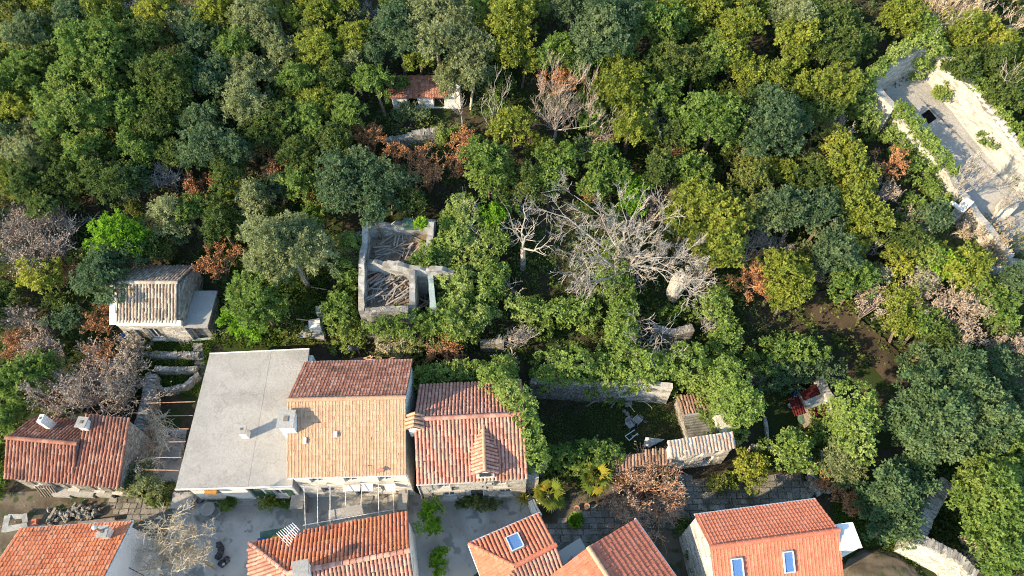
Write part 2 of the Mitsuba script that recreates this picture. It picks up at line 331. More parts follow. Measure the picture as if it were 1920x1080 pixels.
def gable_house(name, label, cat, O, ang, W, D, zb, ze, zr, yr=None, kind='pan', mat='m_tile_red', wall='m_plaster', deck='m_deck', oh=.22, ohg=.10, singles=(0, 0), jit=.012, cut=None, seed=1, slopes=(1, 1), group=None):
    """O: front left corner of the walls on plan; the front looks along -y of the frame. Returns key, a point function and the wall's corners."""
    rng = np.random.default_rng(seed)
    R = rot(ang); o = np.array([O[0], O[1], 0.0])
    L = lambda x, y, z: o + R @ np.array([x, y, z], float)
    yr = D / 2 if yr is None else yr
    k = thing(name, label, cat, group)
    m = hull([L(x, y, z) for x in (0, W) for y in (0, D) for z in (zb, ze)])
    m = m + hull([L(x, y, z - .05) for x in (0, W) for y, z in ((0, ze), (D, ze), (yr, zr), (0, ze - .3), (D, ze - .3))])
    if cut: m = cut(k, m, L)
    put('wall', mf(m), wall, k)
    sf, sb = (zr - ze) / yr, (zr - ze) / (D - yr)
    F = [L(-ohg, -oh, ze - sf * oh + .09), L(W + ohg, -oh, ze - sf * oh + .09), L(W + ohg, yr, zr + .09), L(-ohg, yr, zr + .09)]
    Bk = [L(W + ohg, D + oh, ze - sb * oh + .09), L(-ohg, D + oh, ze - sb * oh + .09), L(-ohg, yr, zr + .09), L(W + ohg, yr, zr + .09)]
    if slopes[0]: slope(k, F, kind, mat, rng, deck, singles[0], jit)
    if slopes[1]: slope(k, Bk, kind, mat, rng, deck, singles[1], jit)
    ridge_caps(f'{k}__roof', L(-ohg, yr, zr + .14), L(W + ohg, yr, zr + .14), mat, rng)
    return k, L, rng
def chimney(parent, c, s, h, ang=0.0, mat='m_plaster', cap=True):
    c = np.asarray(c, float)
    k = put('chimney', bx(c + [0, 0, h / 2], (*s, h), ang), mat, parent)
    if cap: put('chimney_cap', bx(c + [0, 0, h + .04], (s[0] + .16, s[1] + .16, .08), ang), 'm_concrete_roof', k)
    put('flue', bx(c + [0, 0, h + (.10 if cap else .02)], (s[0] * .34, s[1] * .34, .05), ang), 'm_deck_grey', k)
    return k
def skylight(name, parent, pts, label):
    """A roof window from the four corners of its frame on the slope (lower left, lower right, upper right, upper left)."""
    p = np.asarray(pts, float); n, a, s = frame_of(p)
    k = numbered(f'{parent}__{name}')
    c = p.mean(0); fr = []
    q = p + n * .10
    for i in range(4):
        fr.append(beam(q[i], q[(i + 1) % 4], .06, .14))
    scene[k] = mikit.ply(cat_(fr), 'm_tin'); tell(k, label)
    put('pane', slab(c + (p - c) * .94 + n * .115, .03), 'm_blind', k)
    put('flashing', slab(c + (p - c) * 1.16 + n * .062, .02), 'm_corr_grey', k)
def wall_run(name, label, cat, pts, zb, th, mat, rng, jag=.12, parent=None, cope=0, cmat='m_block', group=None):
    """A free-standing masonry wall along 3-D points of its top edge; its foot follows the ground unless zb is a number."""
    pts = np.asarray(pts, float)
    k = thing(name, label, cat, group) if not parent else numbered(f'{parent}__{name}')
    seg = np.linalg.norm(np.diff(pts[:, :2], axis=0), axis=1); cum = np.concatenate([[0], np.cumsum(seg)])
    n = max(2, int(cum[-1] / .35)); t = np.linspace(0, cum[-1], n)
    c = np.stack([np.interp(t, cum, pts[:, i]) for i in range(3)], 1)
    d = np.gradient(c[:, :2], axis=0); d /= np.linalg.norm(d, axis=1, keepdims=True) + 1e-9
    o = np.stack([d[:, 1], -d[:, 0]], 1)
    top = c[:, 2] - jag * np.clip(1.5 * meshkit.fbm(np.stack([t * .8, t * 0 + rng.uniform(0, 99), t * 0], 1), 3) - .25 + .25 * rng.random(n), 0, 1.2)
    base = np.minimum(ground(c[:, 0], c[:, 1]) - .3, top - .3) if zb is None else np.full(n, float(zb))
    ring = []
    wob = rng.normal(0, .02, (n, 4))
    for i, (sg_, z) in enumerate(((1, base), (1, top), (-1, top - rng.random(n) * jag * .2), (-1, base))):
        ring.append(np.stack([c[:, 0] + o[:, 0] * (sg_ * th / 2 + wob[:, i]), c[:, 1] + o[:, 1] * (sg_ * th / 2 + wob[:, i]), z], 1))
    v = np.stack(ring, 1).reshape(-1, 3)
    f = []
    for i in range(n - 1):
        for j in range(4):
            a, b = i * 4 + j, i * 4 + (j + 1) % 4
            f += [[a, a + 4, b + 4], [a, b + 4, b]]
    e = (n - 1) * 4
    f += [[0, 1, 2], [0, 2, 3], [e, e + 2, e + 1], [e, e + 3, e + 2]]
    scene[k if parent or not cope else numbered(k + '__masonry')] = mikit.ply((v, np.array(f)), mat)
    cope = int(cope * 2.2)
    for i in range(cope):
        x = (i + .5) / cope * cum[-1]
        p = np.array([np.interp(x, t, c[:, 0]), np.interp(x, t, c[:, 1]), np.interp(x, t, top)])
        j = min(n - 1, int(x / cum[-1] * (n - 1)))
        a = math.atan2(d[j, 1], d[j, 0]) + rng.normal(0, .08)
        put('coping_stone', bx(p + [0, 0, .015], (cum[-1] / cope * rng.uniform(.8, 1.0), th * rng.uniform(.6, 1.02), rng.uniform(.07, .15)), a + rng.normal(0, .15), .2, rng), cmat, k, uv=np.tile(rng.random(2), (8, 1)))
    return k
def corrugated(name, pts, mat, parent, pitch=.12, amp=.025):
    """A corrugated sheet: corners in order; ribs run from side 0-1 to side 3-2."""
    p = np.asarray(pts, float); n, _, _ = frame_of(p)
    m = max(4, int(np.linalg.norm(p[1] - p[0]) / pitch * 4))
    t = np.linspace(0, 1, m)[:, None]
    w = (amp * np.sin(np.arange(m) * np.pi / 2))[:, None] * n
    v = np.vstack([p[0] + (p[1] - p[0]) * t + w, p[3] + (p[2] - p[3]) * t + w])
    v = np.vstack([v, v - n * .012])
    f = []
    for i in range(m - 1):
        f += [[i, i + 1, m + i + 1], [i, m + i + 1, m + i], [2 * m + i, 3 * m + i + 1, 2 * m + i + 1], [2 * m + i, 3 * m + i, 3 * m + i + 1]]
    return put(name, (v, np.array(f)), mat, parent)
# ------------------------------------------------------------------ the ground
def terrain():
    ax = np.unique(np.concatenate([np.linspace(-400, -60, 12), np.arange(-60, 60.1, .8), np.linspace(60, 400, 12)]))
    ay = np.unique(np.concatenate([np.linspace(-300, -10, 12), np.arange(-10, 80.1, .8), np.linspace(80, 500, 14)]))
    X, Y = np.meshgrid(ax, ay)
    q = np.stack([X * .35, Y * .35, X * 0], -1)
    Z = ground(X, Y) + (meshkit.fbm(q, 3, 5) - .5) * .5 * np.clip((Y - 21) / 4, 0, 1) - .02
    n, m = X.shape
    i = (np.arange(n - 1)[:, None] * m + np.arange(m - 1)[None]).ravel()
    return np.stack([X, Y, Z], -1).reshape(-1, 3), np.vstack([np.stack([i, i + 1, i + m + 1], 1), np.stack([i, i + m + 1, i + m], 1)])
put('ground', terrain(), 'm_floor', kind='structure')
def sheet(name, px, z0, z1, mat, label=None):
    return put(name, prism([P(u, v, z1) for u, v in px], z0, z1), mat, kind='structure', label=label)
sheet('courtyard', [(300, 1085), (332, 925), (560, 915), (770, 915), (795, 935), (1010, 930), (1010, 985), (880, 1085)], -.1, .02, 'm_yard')
sheet('yard', [(-40, 925), (225, 915), (330, 905), (330, 1085), (-40, 1085)], -.1, .012, 'm_earth')
sheet('lane', [(1008, 930), (1150, 900), (1420, 895), (1500, 880), (1540, 960), (1560, 1085), (1000, 1085), (1010, 1000)], -.1, .016, 'm_earth')
put('path', prism([G(*t) for t in ((1500, 555), (1560, 545), (1610, 600), (1680, 660), (1720, 720), (1660, 720), (1590, 640), (1510, 600))], -1, .05), 'm_earth', kind='structure')
scene['path'] = mikit.ply((lambda q: (np.array(q), np.array([[0, 1, 2], [0, 2, 7], [7, 2, 3], [7, 3, 6], [6, 3, 4], [6, 4, 5]])[:, ::-1]))([G(*t) + [0, 0, .22] for t in ((1500, 555), (1560, 545), (1610, 600), (1680, 660), (1720, 720), (1660, 720), (1590, 640), (1510, 600))]), 'm_path')
RG = np.random.default_rng(11)
def paving(holder, px, cell, mat, cap=300, z=.02, name='slab'):
    poly = sg.Polygon([tuple(P(u, v)[:2]) for u, v in px]); x0, y0, x1, y1 = poly.bounds
    y, n = y0, 0
    while y < y1:
        h = cell * RG.uniform(.75, 1.2); x = x0 + RG.uniform(-.3, 0)
        while x < x1:
            w = cell * RG.uniform(.8, 1.9)
            if poly.contains(sg.Point(x + w / 2, y + h / 2)) and n < cap:
                v, f = bx((0, 0, 0), (w - .045, h - .045, .06), RG.normal(0, .04), .16, RG)
                put(name, (v + [x + w / 2, y + h / 2, z + RG.uniform(-.006, .012)], f), mat, holder, uv=np.tile(RG.random(2), (8, 1)))
                n += 1
            x += w
        y += h
paving('lane', [(1270, 895), (1420, 900), (1490, 885), (1530, 935), (1300, 975), (1240, 1000), (1090, 1050), (1020, 1040), (1020, 985), (1130, 945), (1200, 960)], .42, 'm_slab')
paving('yard', [(205, 935), (330, 925), (330, 985), (255, 975), (205, 960)], .36, 'm_slab', 120)
# ------------------------------------------------------------------ stone hut with the grey tiled roof
def cut_hut(k, m, L):
    rng = np.random.default_rng(3)
    a, b = L(0, 0, 0), L(4.55, 0, 0)
    m = opening(k, m, a, b, 1.75, .8, 2.2, 3.55)
    m = opening(k, m, a, b, .7, .75, 1.75, 3.4, 'door')
    ashlar(k, a, b, 1.7, 4.35, rng, 'm_block_pale', [(1.7, 2.6, 2.1, 3.6), (.65, 1.5, 1.6, 3.5)], (.16, .24), (.22, .5), cap=150)
    c, d = L(4.55, 0, 0), L(4.55, 4.5, 0)
    ashlar(k, c, d, 2.2, 5.9, rng, 'm_block', (), (.16, .24), (.22, .5), cap=200, top=lambda t: 4.5 + 1.4 * (1 - abs(t - .5) * 2))
    return m
hut, L, rg = gable_house('stone_hut', 'small stone hut with a roof of old grey barrel tiles, alone at the left', 'house', (-27.5, 24.15), 0.0, 4.55, 4.5, 1.2, 4.6, 6.0, 2.2, 'canal', 'm_tile_grey', 'm_stone_wall', 'm_deck_grey', oh=.12, ohg=-.12, singles=(150, 150), jit=.022, cut=cut_hut, seed=5)
put('verge', slab([L(-.2, -.3, 4.62), L(.28, -.3, 4.62), L(.28, 2.2, 6.17), L(-.2, 2.2, 6.17)], .22), 'm_plaster', hut)
put('verge', slab([L(.28, -.34, 4.56), L(4.7, -.34, 4.56), L(4.7, -.02, 4.72), L(.28, -.02, 4.72)], .2), 'm_plaster', hut)
rgL = np.random.default_rng(7)
lean = hull([(x, y, z) for x in (-22.92, -21.5) for y in (24.3, 27.0) for z in (1.2, 3.75)])
lean = opening(hut, lean, (-22.92, 24.3), (-21.5, 24.3), .3, .75, 1.7, 3.3, 'hole')
put('lean_to', mf(lean), 'm_stone_wall', hut)
put('lean_to_roof', bx((-22.15, 25.6, 3.83), (1.75, 3.0, .16)), 'm_concrete_roof', hut)
for i in range(6):
    a = P(330 + i * 4, 622, 2.6); put('plank', beam(a, a + [.12 + .1 * rgL.normal(), -.55, -.95], .12, .03), 'm_wood', uv=np.tile([rgL.random(), .5], (8, 1)), label='weathered grey plank leaning on the front of the grey-tiled stone hut', cat='plank', group='planks leaning on the hut')
put('tarpaulin', rock(G(233, 632, .1), (1.1, 1.3, .35), rgL), 'm_blue_sheet', label='crumpled blue tarpaulin beside the left corner of the grey-tiled hut', cat='tarpaulin')
put('board', bx(G(378, 636, .3), (1.3, .16, .05), .1), 'm_verdigris', label='pale green board lying across the doorway of the hut annex', cat='board')
# terraces and steps below the hut
rgT = np.random.default_rng(21)
wall_run('terrace_wall', 'upper of the two low terrace walls in front of the hut', 'wall', [G(262, 662, .55), G(318, 664, .6), G(372, 664, .6)], None, .45, 'm_stone_wall', rgT, .08, cope=14)
wall_run('terrace_wall', 'lower terrace wall of pale stones below the hut, nearer the concrete roof', 'wall', [G(290, 690, .8), G(330, 692, .8), G(368, 690, .8)], None, .4, 'm_stone_wall', rgT, .08, cope=12)
wall_run('terrace_wall', 'curved low stone wall round the small bed above the left pergola', 'wall', [G(288, 715, .7), G(305, 732, .75), G(345, 722, .8), G(372, 700, .8)], None, .35, 'm_stone_wall', rgT, .1, cope=12)
st = thing('stone_steps', 'narrow stone steps climbing along the left side of the flat concrete roof', 'steps')
for i in range(9):
    put('step', bx(G(378 - i * .8, 712 - i * 8, .1 + .02 * i), (.7, .32, .22), 0, .06, rgT), 'm_slab', st, uv=np.tile(rgT.random(2), (8, 1)))
wall_run('boundary_wall', 'long thick rubble wall running down between the tiled shed and the left pergola', 'wall', [P(282, 700, 1.9), P(272, 755, 1.7), P(258, 800, 1.6), P(245, 850, 1.5), P(234, 885, 1.3)], -.1, .75, 'm_stone_wall', rgT, .2, cope=30)
# ------------------------------------------------------------------ long tiled shed at the lower left
def cut_shed(k, m, L):
    a, b = L(0, 0, 0), L(4.5, 0, 0)
    for s in (.9, 3.2): m = opening(k, m, a, b, s, .6, 1.0, 1.9)
    return opening(k, m, a, b, 1.9, .85, .1, 2.1, 'door')
shed, L, rg = gable_house('tiled_shed', 'low shed with weathered red barrel tiles at the left edge', 'house', (-32.0, 13.95), math.radians(-5), 4.5, 3.75, -.1, 2.85, 4.1, 1.95, 'canal', 'm_tile_red', 'm_stone_wall', oh=.18, ohg=.05, singles=(220, 80), jit=.018, cut=cut_shed, seed=8)
ext = hull([L(x, y, z) for x in (4.5, 7.35) for y, z in ((0, -.1), (3.65, -.1), (0, 2.8), (3.65, 4.4))])
for s in (.5, 1.7): ext = opening(shed, ext, L(4.5, 0, 0), L(7.35, 0, 0), s, .55, 1.1, 2.0)
put('wall', mf(ext), 'm_stone_wall', shed)
k2 = slope(shed, [L(4.52, -.2, 2.86), L(7.5, -.2, 2.86), L(7.42, 3.75, 4.6), L(4.52, 3.75, 4.6)], 'canal', 'm_tile_red', rg, singles=150, jit=.018)
ch = chimney(shed, L(4.75, 3.1, 3.9), (.5, .55), 1.0, math.radians(-5), 'm_plaster')
chimney(shed, L(1.9, 3.2, 3.3), (.28, .55), 1.45, math.radians(-5), 'm_plaster', False)
for i, (u, w) in enumerate(((180, 50), (225, 62))):
    pass
for u0, u1, lab in ((100, 133, 'left'), (133, 176, 'middle'), (182, 212, 'right')):
    a, b = P(u0, 921, .5), P(u1, 923, .5)
    put('stone_bench', bx((a + b) / 2 - [0, 0, .2], (np.linalg.norm(b - a), .55, .42), math.radians(-4), .03, rg), 'm_concrete_roof', label=f'long stone block standing against the foot of the tiled shed, {lab} one of three', cat='bench')
for i in range(7):
    a = P(66 + i * 5.2, 912, 1.15); put('stake', beam(a, a + [.03, -.35, -1.1], .07), 'm_wood', uv=np.tile([rg.random(), .5], (8, 1)), label=f'{("leftmost", "second", "third", "middle", "fifth", "sixth", "rightmost")[i]} wooden stake of the row leaning on the tiled shed', cat='stake', group='stakes leaning on the shed')
# ------------------------------------------------------------------ flat concrete roof
rg = np.random.default_rng(31)
fl = thing('flat_roofed_house', 'low white house under a broad bare concrete flat roof', 'house')
m = hull([(x, y, z) for x in (-20.45, -13.75) for y in (13.2, 22.2) for z in (-.1, 3.3)])
a, b = (-20.45, 13.2), (-13.75, 13.2)
m = opening(fl, m, a, b, 3.6, 1.0, .25, 2.4, 'door', boards='m_shutter')
m = opening(fl, m, a, b, .9, .95, 1.0, 2.2, 'window'); m = opening(fl, m, a, b, 5.2, .8, 1.0, 2.2, 'shutter')
put('wall', mf(m), 'm_plaster', fl)
RP = [P(328, 918, 3.52), P(548, 912, 3.52), P(580, 654, 3.52), P(393, 663, 3.52)]
for i, (t0, t1) in enumerate(((0, .62), (.62, 1))):
    f0, f1 = RP[0] + (RP[1] - RP[0]) * (t0 + .001), RP[0] + (RP[1] - RP[0]) * (t1 - .001)
    b0, b1 = RP[3] + (RP[2] - RP[3]) * (t0 + .001), RP[3] + (RP[2] - RP[3]) * (t1 - .001)
    put('roof_slab', slab([f0, f1, b1, b0], .22), 'm_concrete_roof', fl)
put('roof_edge', cat_([beam(RP[i] + [0, 0, -.02], RP[i + 1] + [0, 0, -.02], .07, .12) for i in (0, 2)]), 'm_white', fl)
chimney(fl, P(463, 817, 3.52), (.42, .42), 1.05, 0, 'm_plaster')
put('flower_box', bx((-18.9, 12.95, 2.5), (.75, .2, .2)), 'm_orange_bits', fl)
dr_ = thing('water_barrel', 'dark grey cistern lid on the ground at the left corner of the white flat-roofed house', 'cistern')
put('cistern_wall', bx(P(342, 938, .25), (1.25, 1.0, .5)), 'm_yard', dr_); put('lid', bx(P(342, 938, .53), (1.32, 1.06, .06)), 'm_concrete_roof', dr_)
put('door_mat', bx(P(403, 942, .04), (1.05, .62, .04)), 'm_shutter', label='dark grey mat with shoes before the white flat-roofed house', cat='mat')
for i in range(3): put('shoe', rock(P(399 + i * 4, 942, .1), (.1, .26, .1), rg), 'm_plastic', label='pale shoe standing on the dark mat', cat='shoe', group='shoes on the mat')
for j in range(2):
    put('doorstep', bx(P(461, 941 - j * 6, .08 + .08 * j), (1.25, .5 - .15 * j, .12 + .12 * j)), 'm_concrete_roof', label=f'broad concrete step before the door of the flat-roofed house, {("lower", "upper")[j]} one', cat='step')
# ------------------------------------------------------------------ house with the tan pantile roof
def cut_D(k, m, L):
    a, b = L(0, 0, 0), L(6.9, 0, 0)
    for s, z0, z1 in ((.9, 3.1, 4.2), (3.0, 3.1, 4.2), (5.1, 3.1, 4.2)): m = opening(k, m, a, b, s, .85, z0, z1, 'window')
    m = opening(k, m, a, b, 1.2, .8, 1.0, 2.0); m = opening(k, m, a, b, 3.2, .9, .1, 2.15, 'door'); m = opening(k, m, a, b, 5.0, .8, 1.0, 2.0)
    return m
hD, L, rg = gable_house('tan_roofed_house', 'white house with a tan front roof slope and red back slope', 'house', (-13.4, 13.35), math.radians(1.4), 6.9, 7.25, -.1, 4.9, 6.95, 3.85, 'pan', 'm_tile_tan', 'm_plaster', oh=.2, ohg=.12, singles=(300, 0), cut=cut_D, seed=12, slopes=(1, 0))
slope(hD, [L(7.02, 7.45, 4.93), L(-.12, 7.45, 4.93), L(-.12, 3.85, 7.04), L(7.02, 3.85, 7.04)], 'pan', 'm_tile_red', rg)
put('gutter', tube([L(-.1, 7.5, 4.92), L(7.0, 7.5, 4.92)], .06), 'm_tin', hD); put('gutter', tube([L(-.1, -.26, 4.86), L(7.0, -.26, 4.86)], .06), 'm_tin', hD)
put('downpipe', tube([L(6.98, -.2, 4.8), L(6.98, .05, 4.4), L(6.98, -.04, .1)], .05), 'm_tin', hD)
chimney(hD, L(.05, 2.55, 5.0), (.85, .95), 2.2, math.radians(1.4), 'm_plaster')
for u, v in ((571, 826), (629, 814)):
    c = P(u, v, 5.0 + (7 - 5) * (v - 890) / (753 - 890) + .12); put('roof_lamp_tile', slab([c + [-.1, -.16, -.08], c + [.1, -.16, -.08], c + [.1, .16, .09], c + [-.1, .16, .09]], .05), 'm_white', hD, label='small white glass tile in the tan roof slope')
c = P(712, 882, 5.25)
put('spare_tile', cat_([bx(c, (.34, .2, .06), .4), bx(c + [.12, .05, .07], (.3, .12, .05), -.6)]), 'm_tile_rose', uv=np.tile([.2, .2], (16, 1)), label='broken red tiles lying near the front edge of the tan roof', cat='tile')
# terrace pergola in front of it
pg = thing('terrace_pergola', 'white pergola of slim rods over the terrace before the tan-roofed house', 'pergola')
for (u0, v0), (u1, v1) in zip(((570, 911), (595, 909), (619, 908), (649, 906), (679, 905), (710, 905), (737, 905)), ((573, 992), (596, 985), (619, 985), (648, 948), (677, 947), (710, 963), (738, 960))):
    put('rod', tube([P(u0, v0, 2.7), P(u1, v1, 2.7)], .024), 'm_white', pg)
for u, v in ((573, 990), (596, 983), (619, 978), (710, 961), (738, 958)): put('post', tube([P(u, v, 2.68), P(u, v, 2.68) * [1, 1, 0]], .026), 'm_white', pg)
put('beam', tube([P(568, 985, 2.62), P(740, 955, 2.62)], .026), 'm_white', pg)
for lab, u, v, s in (('left', 562, 932, (.85, 1.7)), ('right', 757, 934, (.6, 1.7))):
    put('terrace_wall', bx(P(u, v, .8) - [0, 0, .4], (*s, 1.6)), 'm_concrete_roof', label=f'thick concrete side wall of the pergola terrace, {lab} one', cat='wall')
aw = thing('awning', 'white awning row over the ground-floor windows of the tan-roofed house', 'awning')
for u0, u1 in ((643, 675), (678, 699), (721, 741)):
    a, b = P(u0, 921, 2.45), P(u1, 921, 2.45); put('panel', slab([a, b, b + [0, .55, .22], a + [0, .55, .22]], .05), 'm_white', aw)
put('shelter_roof', slab([P(616, 981, 2.5), P(682, 968, 2.5), P(678, 945, 2.55), P(616, 957, 2.55)], .07), 'm_concrete_roof', label='grey flat sheet roofing part of the pergola terrace', cat='roof')
put('mat', bx(P(688, 931, .06), (.75, .55, .03)), 'm_green_felt', label='dark green mat on the pergola terrace', cat='mat')
put('stool', cat_([bx(P(715, 927, .42), (.45, .4, .05))] + [bx(P(715, 927, .2) + [x, y, 0], (.05, .05, .4)) for x in (-.18, .18) for y in (-.15, .15)]), 'm_wood', uv=np.tile([.4, .4], (40, 1)), label='small wooden stool on the terrace right of the green mat', cat='stool')
# ------------------------------------------------------------------ stone house with the dormer
def cut_E(k, m, L):
    rng = np.random.default_rng(41)
    a, b = L(0, 0, 0), L(6.6, 0, 0)
    hs = []
    for s, z0, z1 in ((1.1, 2.7, 3.7), (4.6, 2.7, 3.7), (1.3, .9, 1.9), (4.9, .9, 1.9)):
        m = opening(k, m, a, b, s, .75, z0, z1, 'window'); hs.append((s - .1, s + .85, z0 - .12, z1 + .05))
    m = opening(k, m, a, b, 3.0, .9, .1, 2.1, 'door'); hs.append((2.9, 4.0, 0, 2.15))
    ashlar(k, a, b, .05, 4.3, rng, 'm_block_pale', hs, (.24, .36), (.35, .9))
    return m
hE, L, rgE = gable_house('dormer_house', 'stone house with rose barrel tiles and a small tiled dormer in its front slope', 'house', (-5.7, 13.05), math.radians(3), 6.6, 6.2, -.1, 4.4, 6.35, 3.15, 'canal', 'm_tile_rose', 'm_stone_pale', oh=.16, ohg=.08, singles=(300, 0), jit=.016, cut=cut_E, seed=14)
dm = numbered(f'{hE}__dormer')
d0, d1, d2 = L(3.35, -.12, 4.3), L(4.85, -.12, 4.3), L(4.1, 2.9, 4.3)
scene[dm] = mikit.ply(mf(hull([L(x, y, z) for x, y, z in ((3.55, -.05, 4.0), (4.65, -.05, 4.0), (3.55, -.05, 5.5), (4.65, -.05, 5.5), (4.1, -.05, 6.0), (3.55, 2.1, 5.5), (4.65, 2.1, 5.5), (4.1, 2.7, 6.0), (3.55, 2.1, 4.6), (4.65, 2.1, 4.6))])), 'm_plaster')
tl = lambda *pts: [L(*q) for q in pts]
for pts in (tl((3.36, -.15, 5.45), (4.1, -.15, 6.12), (4.1, 2.95, 6.12), (3.36, 2.0, 5.45)), tl((4.1, -.15, 6.12), (4.84, -.15, 5.45), (4.84, 2.0, 5.45), (4.1, 2.95, 6.12))):
    kk = numbered(f'{dm}__dormer_roof'); scene[kk] = mikit.ply(slab(pts, .07), 'm_deck')
    tiles(dm, pts, 'canal', 'm_tile_rose', rgE, 0)
ridge_caps(dm, L(4.1, -.15, 6.15), L(4.1, 2.9, 6.15), 'm_tile_tan', rgE, .1)
put('pane', bx(L(4.1, -.075, 5.2), (.7, .03, .6), math.radians(3)), 'm_pane', dm)
cE = numbered(f'{hE}__chimney'); cb = L(-.02, 3.0, 5.2)
scene[cE] = mikit.ply(bx(cb + [0, 0, .6], (.75, .85, 1.3), math.radians(3)), 'm_plaster')
for sx in (-1, 1):
    q = [cb + [0, -.5, 1.62], cb + [sx * .5, -.5, 1.25], cb + [sx * .5, .5, 1.25], cb + [0, .5, 1.62]]
    put('chimney_roof', slab(q, .05), 'm_deck', cE); tiles(cE, q, 'canal', 'm_tile_tan', rgE, 0)
put('gutter', tube([L(-.1, -.2, 4.35), L(3.3, -.2, 4.35)], .055), 'm_tin', hE); put('downpipe', tube([L(-.08, -.2, 4.3), L(-.08, -.06, 4.0), L(-.08, -.06, .1)], .05), 'm_tin', hE)
put('annex_wall', mf(hull([L(x, y, z) for x in (6.6, 7.4) for y in (.2, 2.2) for z in (-.1, 3.2)])), 'm_stone_pale', hE)
put('wall_lamp', bx(L(2.0, -.12, 3.0), (.12, .14, .2)), 'm_black', hE)
wall_run('yard_wall', 'white rendered wall with round bowl, right of the courtyard below the dormer house', 'wall', [P(996, 938, 1.3), P(1003, 955, 1.2), P(1012, 968, 1.1)], 0, .4, 'm_plaster', rgE, .03)
for i, (p_, q_) in enumerate(((L(.4, -.1, 3.4), P(884, 1022, 5.0)), (L(6.5, -.1, 3.6), P(1010, 965, 5.0)))):
    put('cable', tube([p_, (p_ + q_) / 2 - [0, 0, .25], q_], .016, 4), 'm_black', label=f'thin overhead cable from the dormer house across the courtyard, {("left", "right")[i]} one', cat='cable')
# ------------------------------------------------------------------ walled garden ruin in the middle
rgF = np.random.default_rng(51)
fr = thing('ruined_facade', 'standing front wall of a ruined house with a tiled coping and three windows', 'wall')
A, B = P(1258, 850, 3.7), P(1378, 833, 3.7)
mid = (A + B) / 2; an = math.atan2(B[1] - A[1], B[0] - A[0]); ln = np.linalg.norm((B - A)[:2])
R = rot(an); W_ = lambda x, y, z: np.array([A[0], A[1], 0]) + R @ np.array([x, y, z], float)
m = hull([W_(x, y, z) for x in (0, ln) for y in (0, .55) for z in (-.1, 3.55)])
hs = []
for s, z0, z1 in ((.5, 2.2, 3.2), (1.8, 2.2, 3.2), (3.1, 2.2, 3.2), (.9, .6, 1.7), (2.7, .1, 1.9)):
    m = opening(fr, m, W_(0, 0, 0), W_(ln, 0, 0), s, .6, z0, z1, 'hole', .6); hs.append((s - .05, s + .65, z0 - .05, z1 + .05))
put('masonry', mf(m), 'm_ruin_plaster', fr)
ashlar(fr, W_(0, 0, 0), W_(ln, 0, 0), .1, 3.4, rgF, 'm_block_pale', hs, (.22, .34), (.3, .7), cap=110)
q = [W_(-.05, -.2, 3.5), W_(ln + .05, -.2, 3.5), W_(ln + .05, .75, 3.95), W_(-.05, .75, 3.95)]
kk = numbered(f'{fr}__coping'); scene[kk] = mikit.ply(slab(q, .12), 'm_plaster'); tiles(kk, q, 'canal', 'm_tile_pale', rgF, 60, .03)
A2, B2 = P(1140, 872, 2.3), P(1258, 856, 2.5)
w2 = wall_run('garden_front_wall', 'low garden wall with a lichened grey and red tile coping, left of the ruined facade', 'wall', [A2, B2], -.1, .5, 'm_stone_wall', rgF, .05)
d = (B2 - A2); nn = np.array([-d[1], d[0], 0]) / np.linalg.norm(d[:2])
q = [A2 - nn * .35 + [0, 0, -.08], B2 - nn * .35 + [0, 0, -.08], B2 + nn * .4 + [0, 0, .3], A2 + nn * .4 + [0, 0, .3]]
kk = numbered(f'{w2}__coping'); scene[kk] = mikit.ply(slab(q, .1), 'm_deck_grey'); tiles(kk, q, 'canal', 'm_tile_old', rgF, 60, .03)
wall_run('garden_back_wall', 'long grey rubble wall closing the dark walled garden at its back', 'wall', [P(995, 712, 2.8), P(1080, 716, 2.9), P(1160, 722, 3.0)], -.1, .5, 'm_stone_wall', rgF, .2, cope=16)
wall_run('plastered_wall', 'bluish white plastered wall fragment at the back of the dark walled garden', 'wall', [P(1160, 716, 3.2), P(1205, 712, 3.4), P(1262, 722, 3.0)], -.1, .4, 'm_ruin_plaster', rgF, .25)
wall_run('garden_side_wall', 'stone wall under the ivy between the dormer house and the garden', 'wall', [P(968, 722, 3.4), P(985, 780, 3.4), P(1005, 850, 3.3), P(1020, 875, 3.0)], -.1, .5, 'm_stone_wall', rgF, .1)
ln_ = thing('lean_to_shed', 'lean-to with a mossy tiled upper half and grey corrugated lower half in the garden', 'shed')
q0, q1, q2, q3 = P(1270, 746, 1.6), P(1342, 731, 1.6), P(1366, 834, 1.2), P(1297, 840, 1.2)
m0, m1 = q0 + (q3 - q0) * .38, q1 + (q2 - q1) * .38
put('wall', mf(hull([p * [1, 1, 0] + [0, 0, z] for p in (q0, q1, q2, q3) for z in (-.1,)] + [p - [0, 0, .2] for p in (q0, q1, q2, q3)])), 'm_stone_wall', ln_)
corrugated('corrugated_sheet', [m0 + [0, 0, .02], q3 + [0, 0, .02], q2 + [0, 0, .02], m1 + [0, 0, .02]], 'm_corr_grey', ln_, .17, .035)
kk = numbered(f'{ln_}__tiled_roof'); scene[kk] = mikit.ply(slab([m0 + (m1 - m0) * .01, m1, q1, q0], .06), 'm_deck_grey'); tiles(kk, [m0, m1, q1, q0], 'canal', 'm_tile_old', rgF, 80, .04)
put('ridge_strip', beam(m0 + [0, 0, .1], m1 + [0, 0, .1], .12, .05), 'm_corr_pale', ln_)
wall_run('white_garden_wall', 'white plastered wall right of the lean-to, half under bright ivy', 'wall', [P(1352, 770, 2.6), P(1372, 832, 2.7)], -.1, .65, 'm_ruin_plaster', rgF, .06)
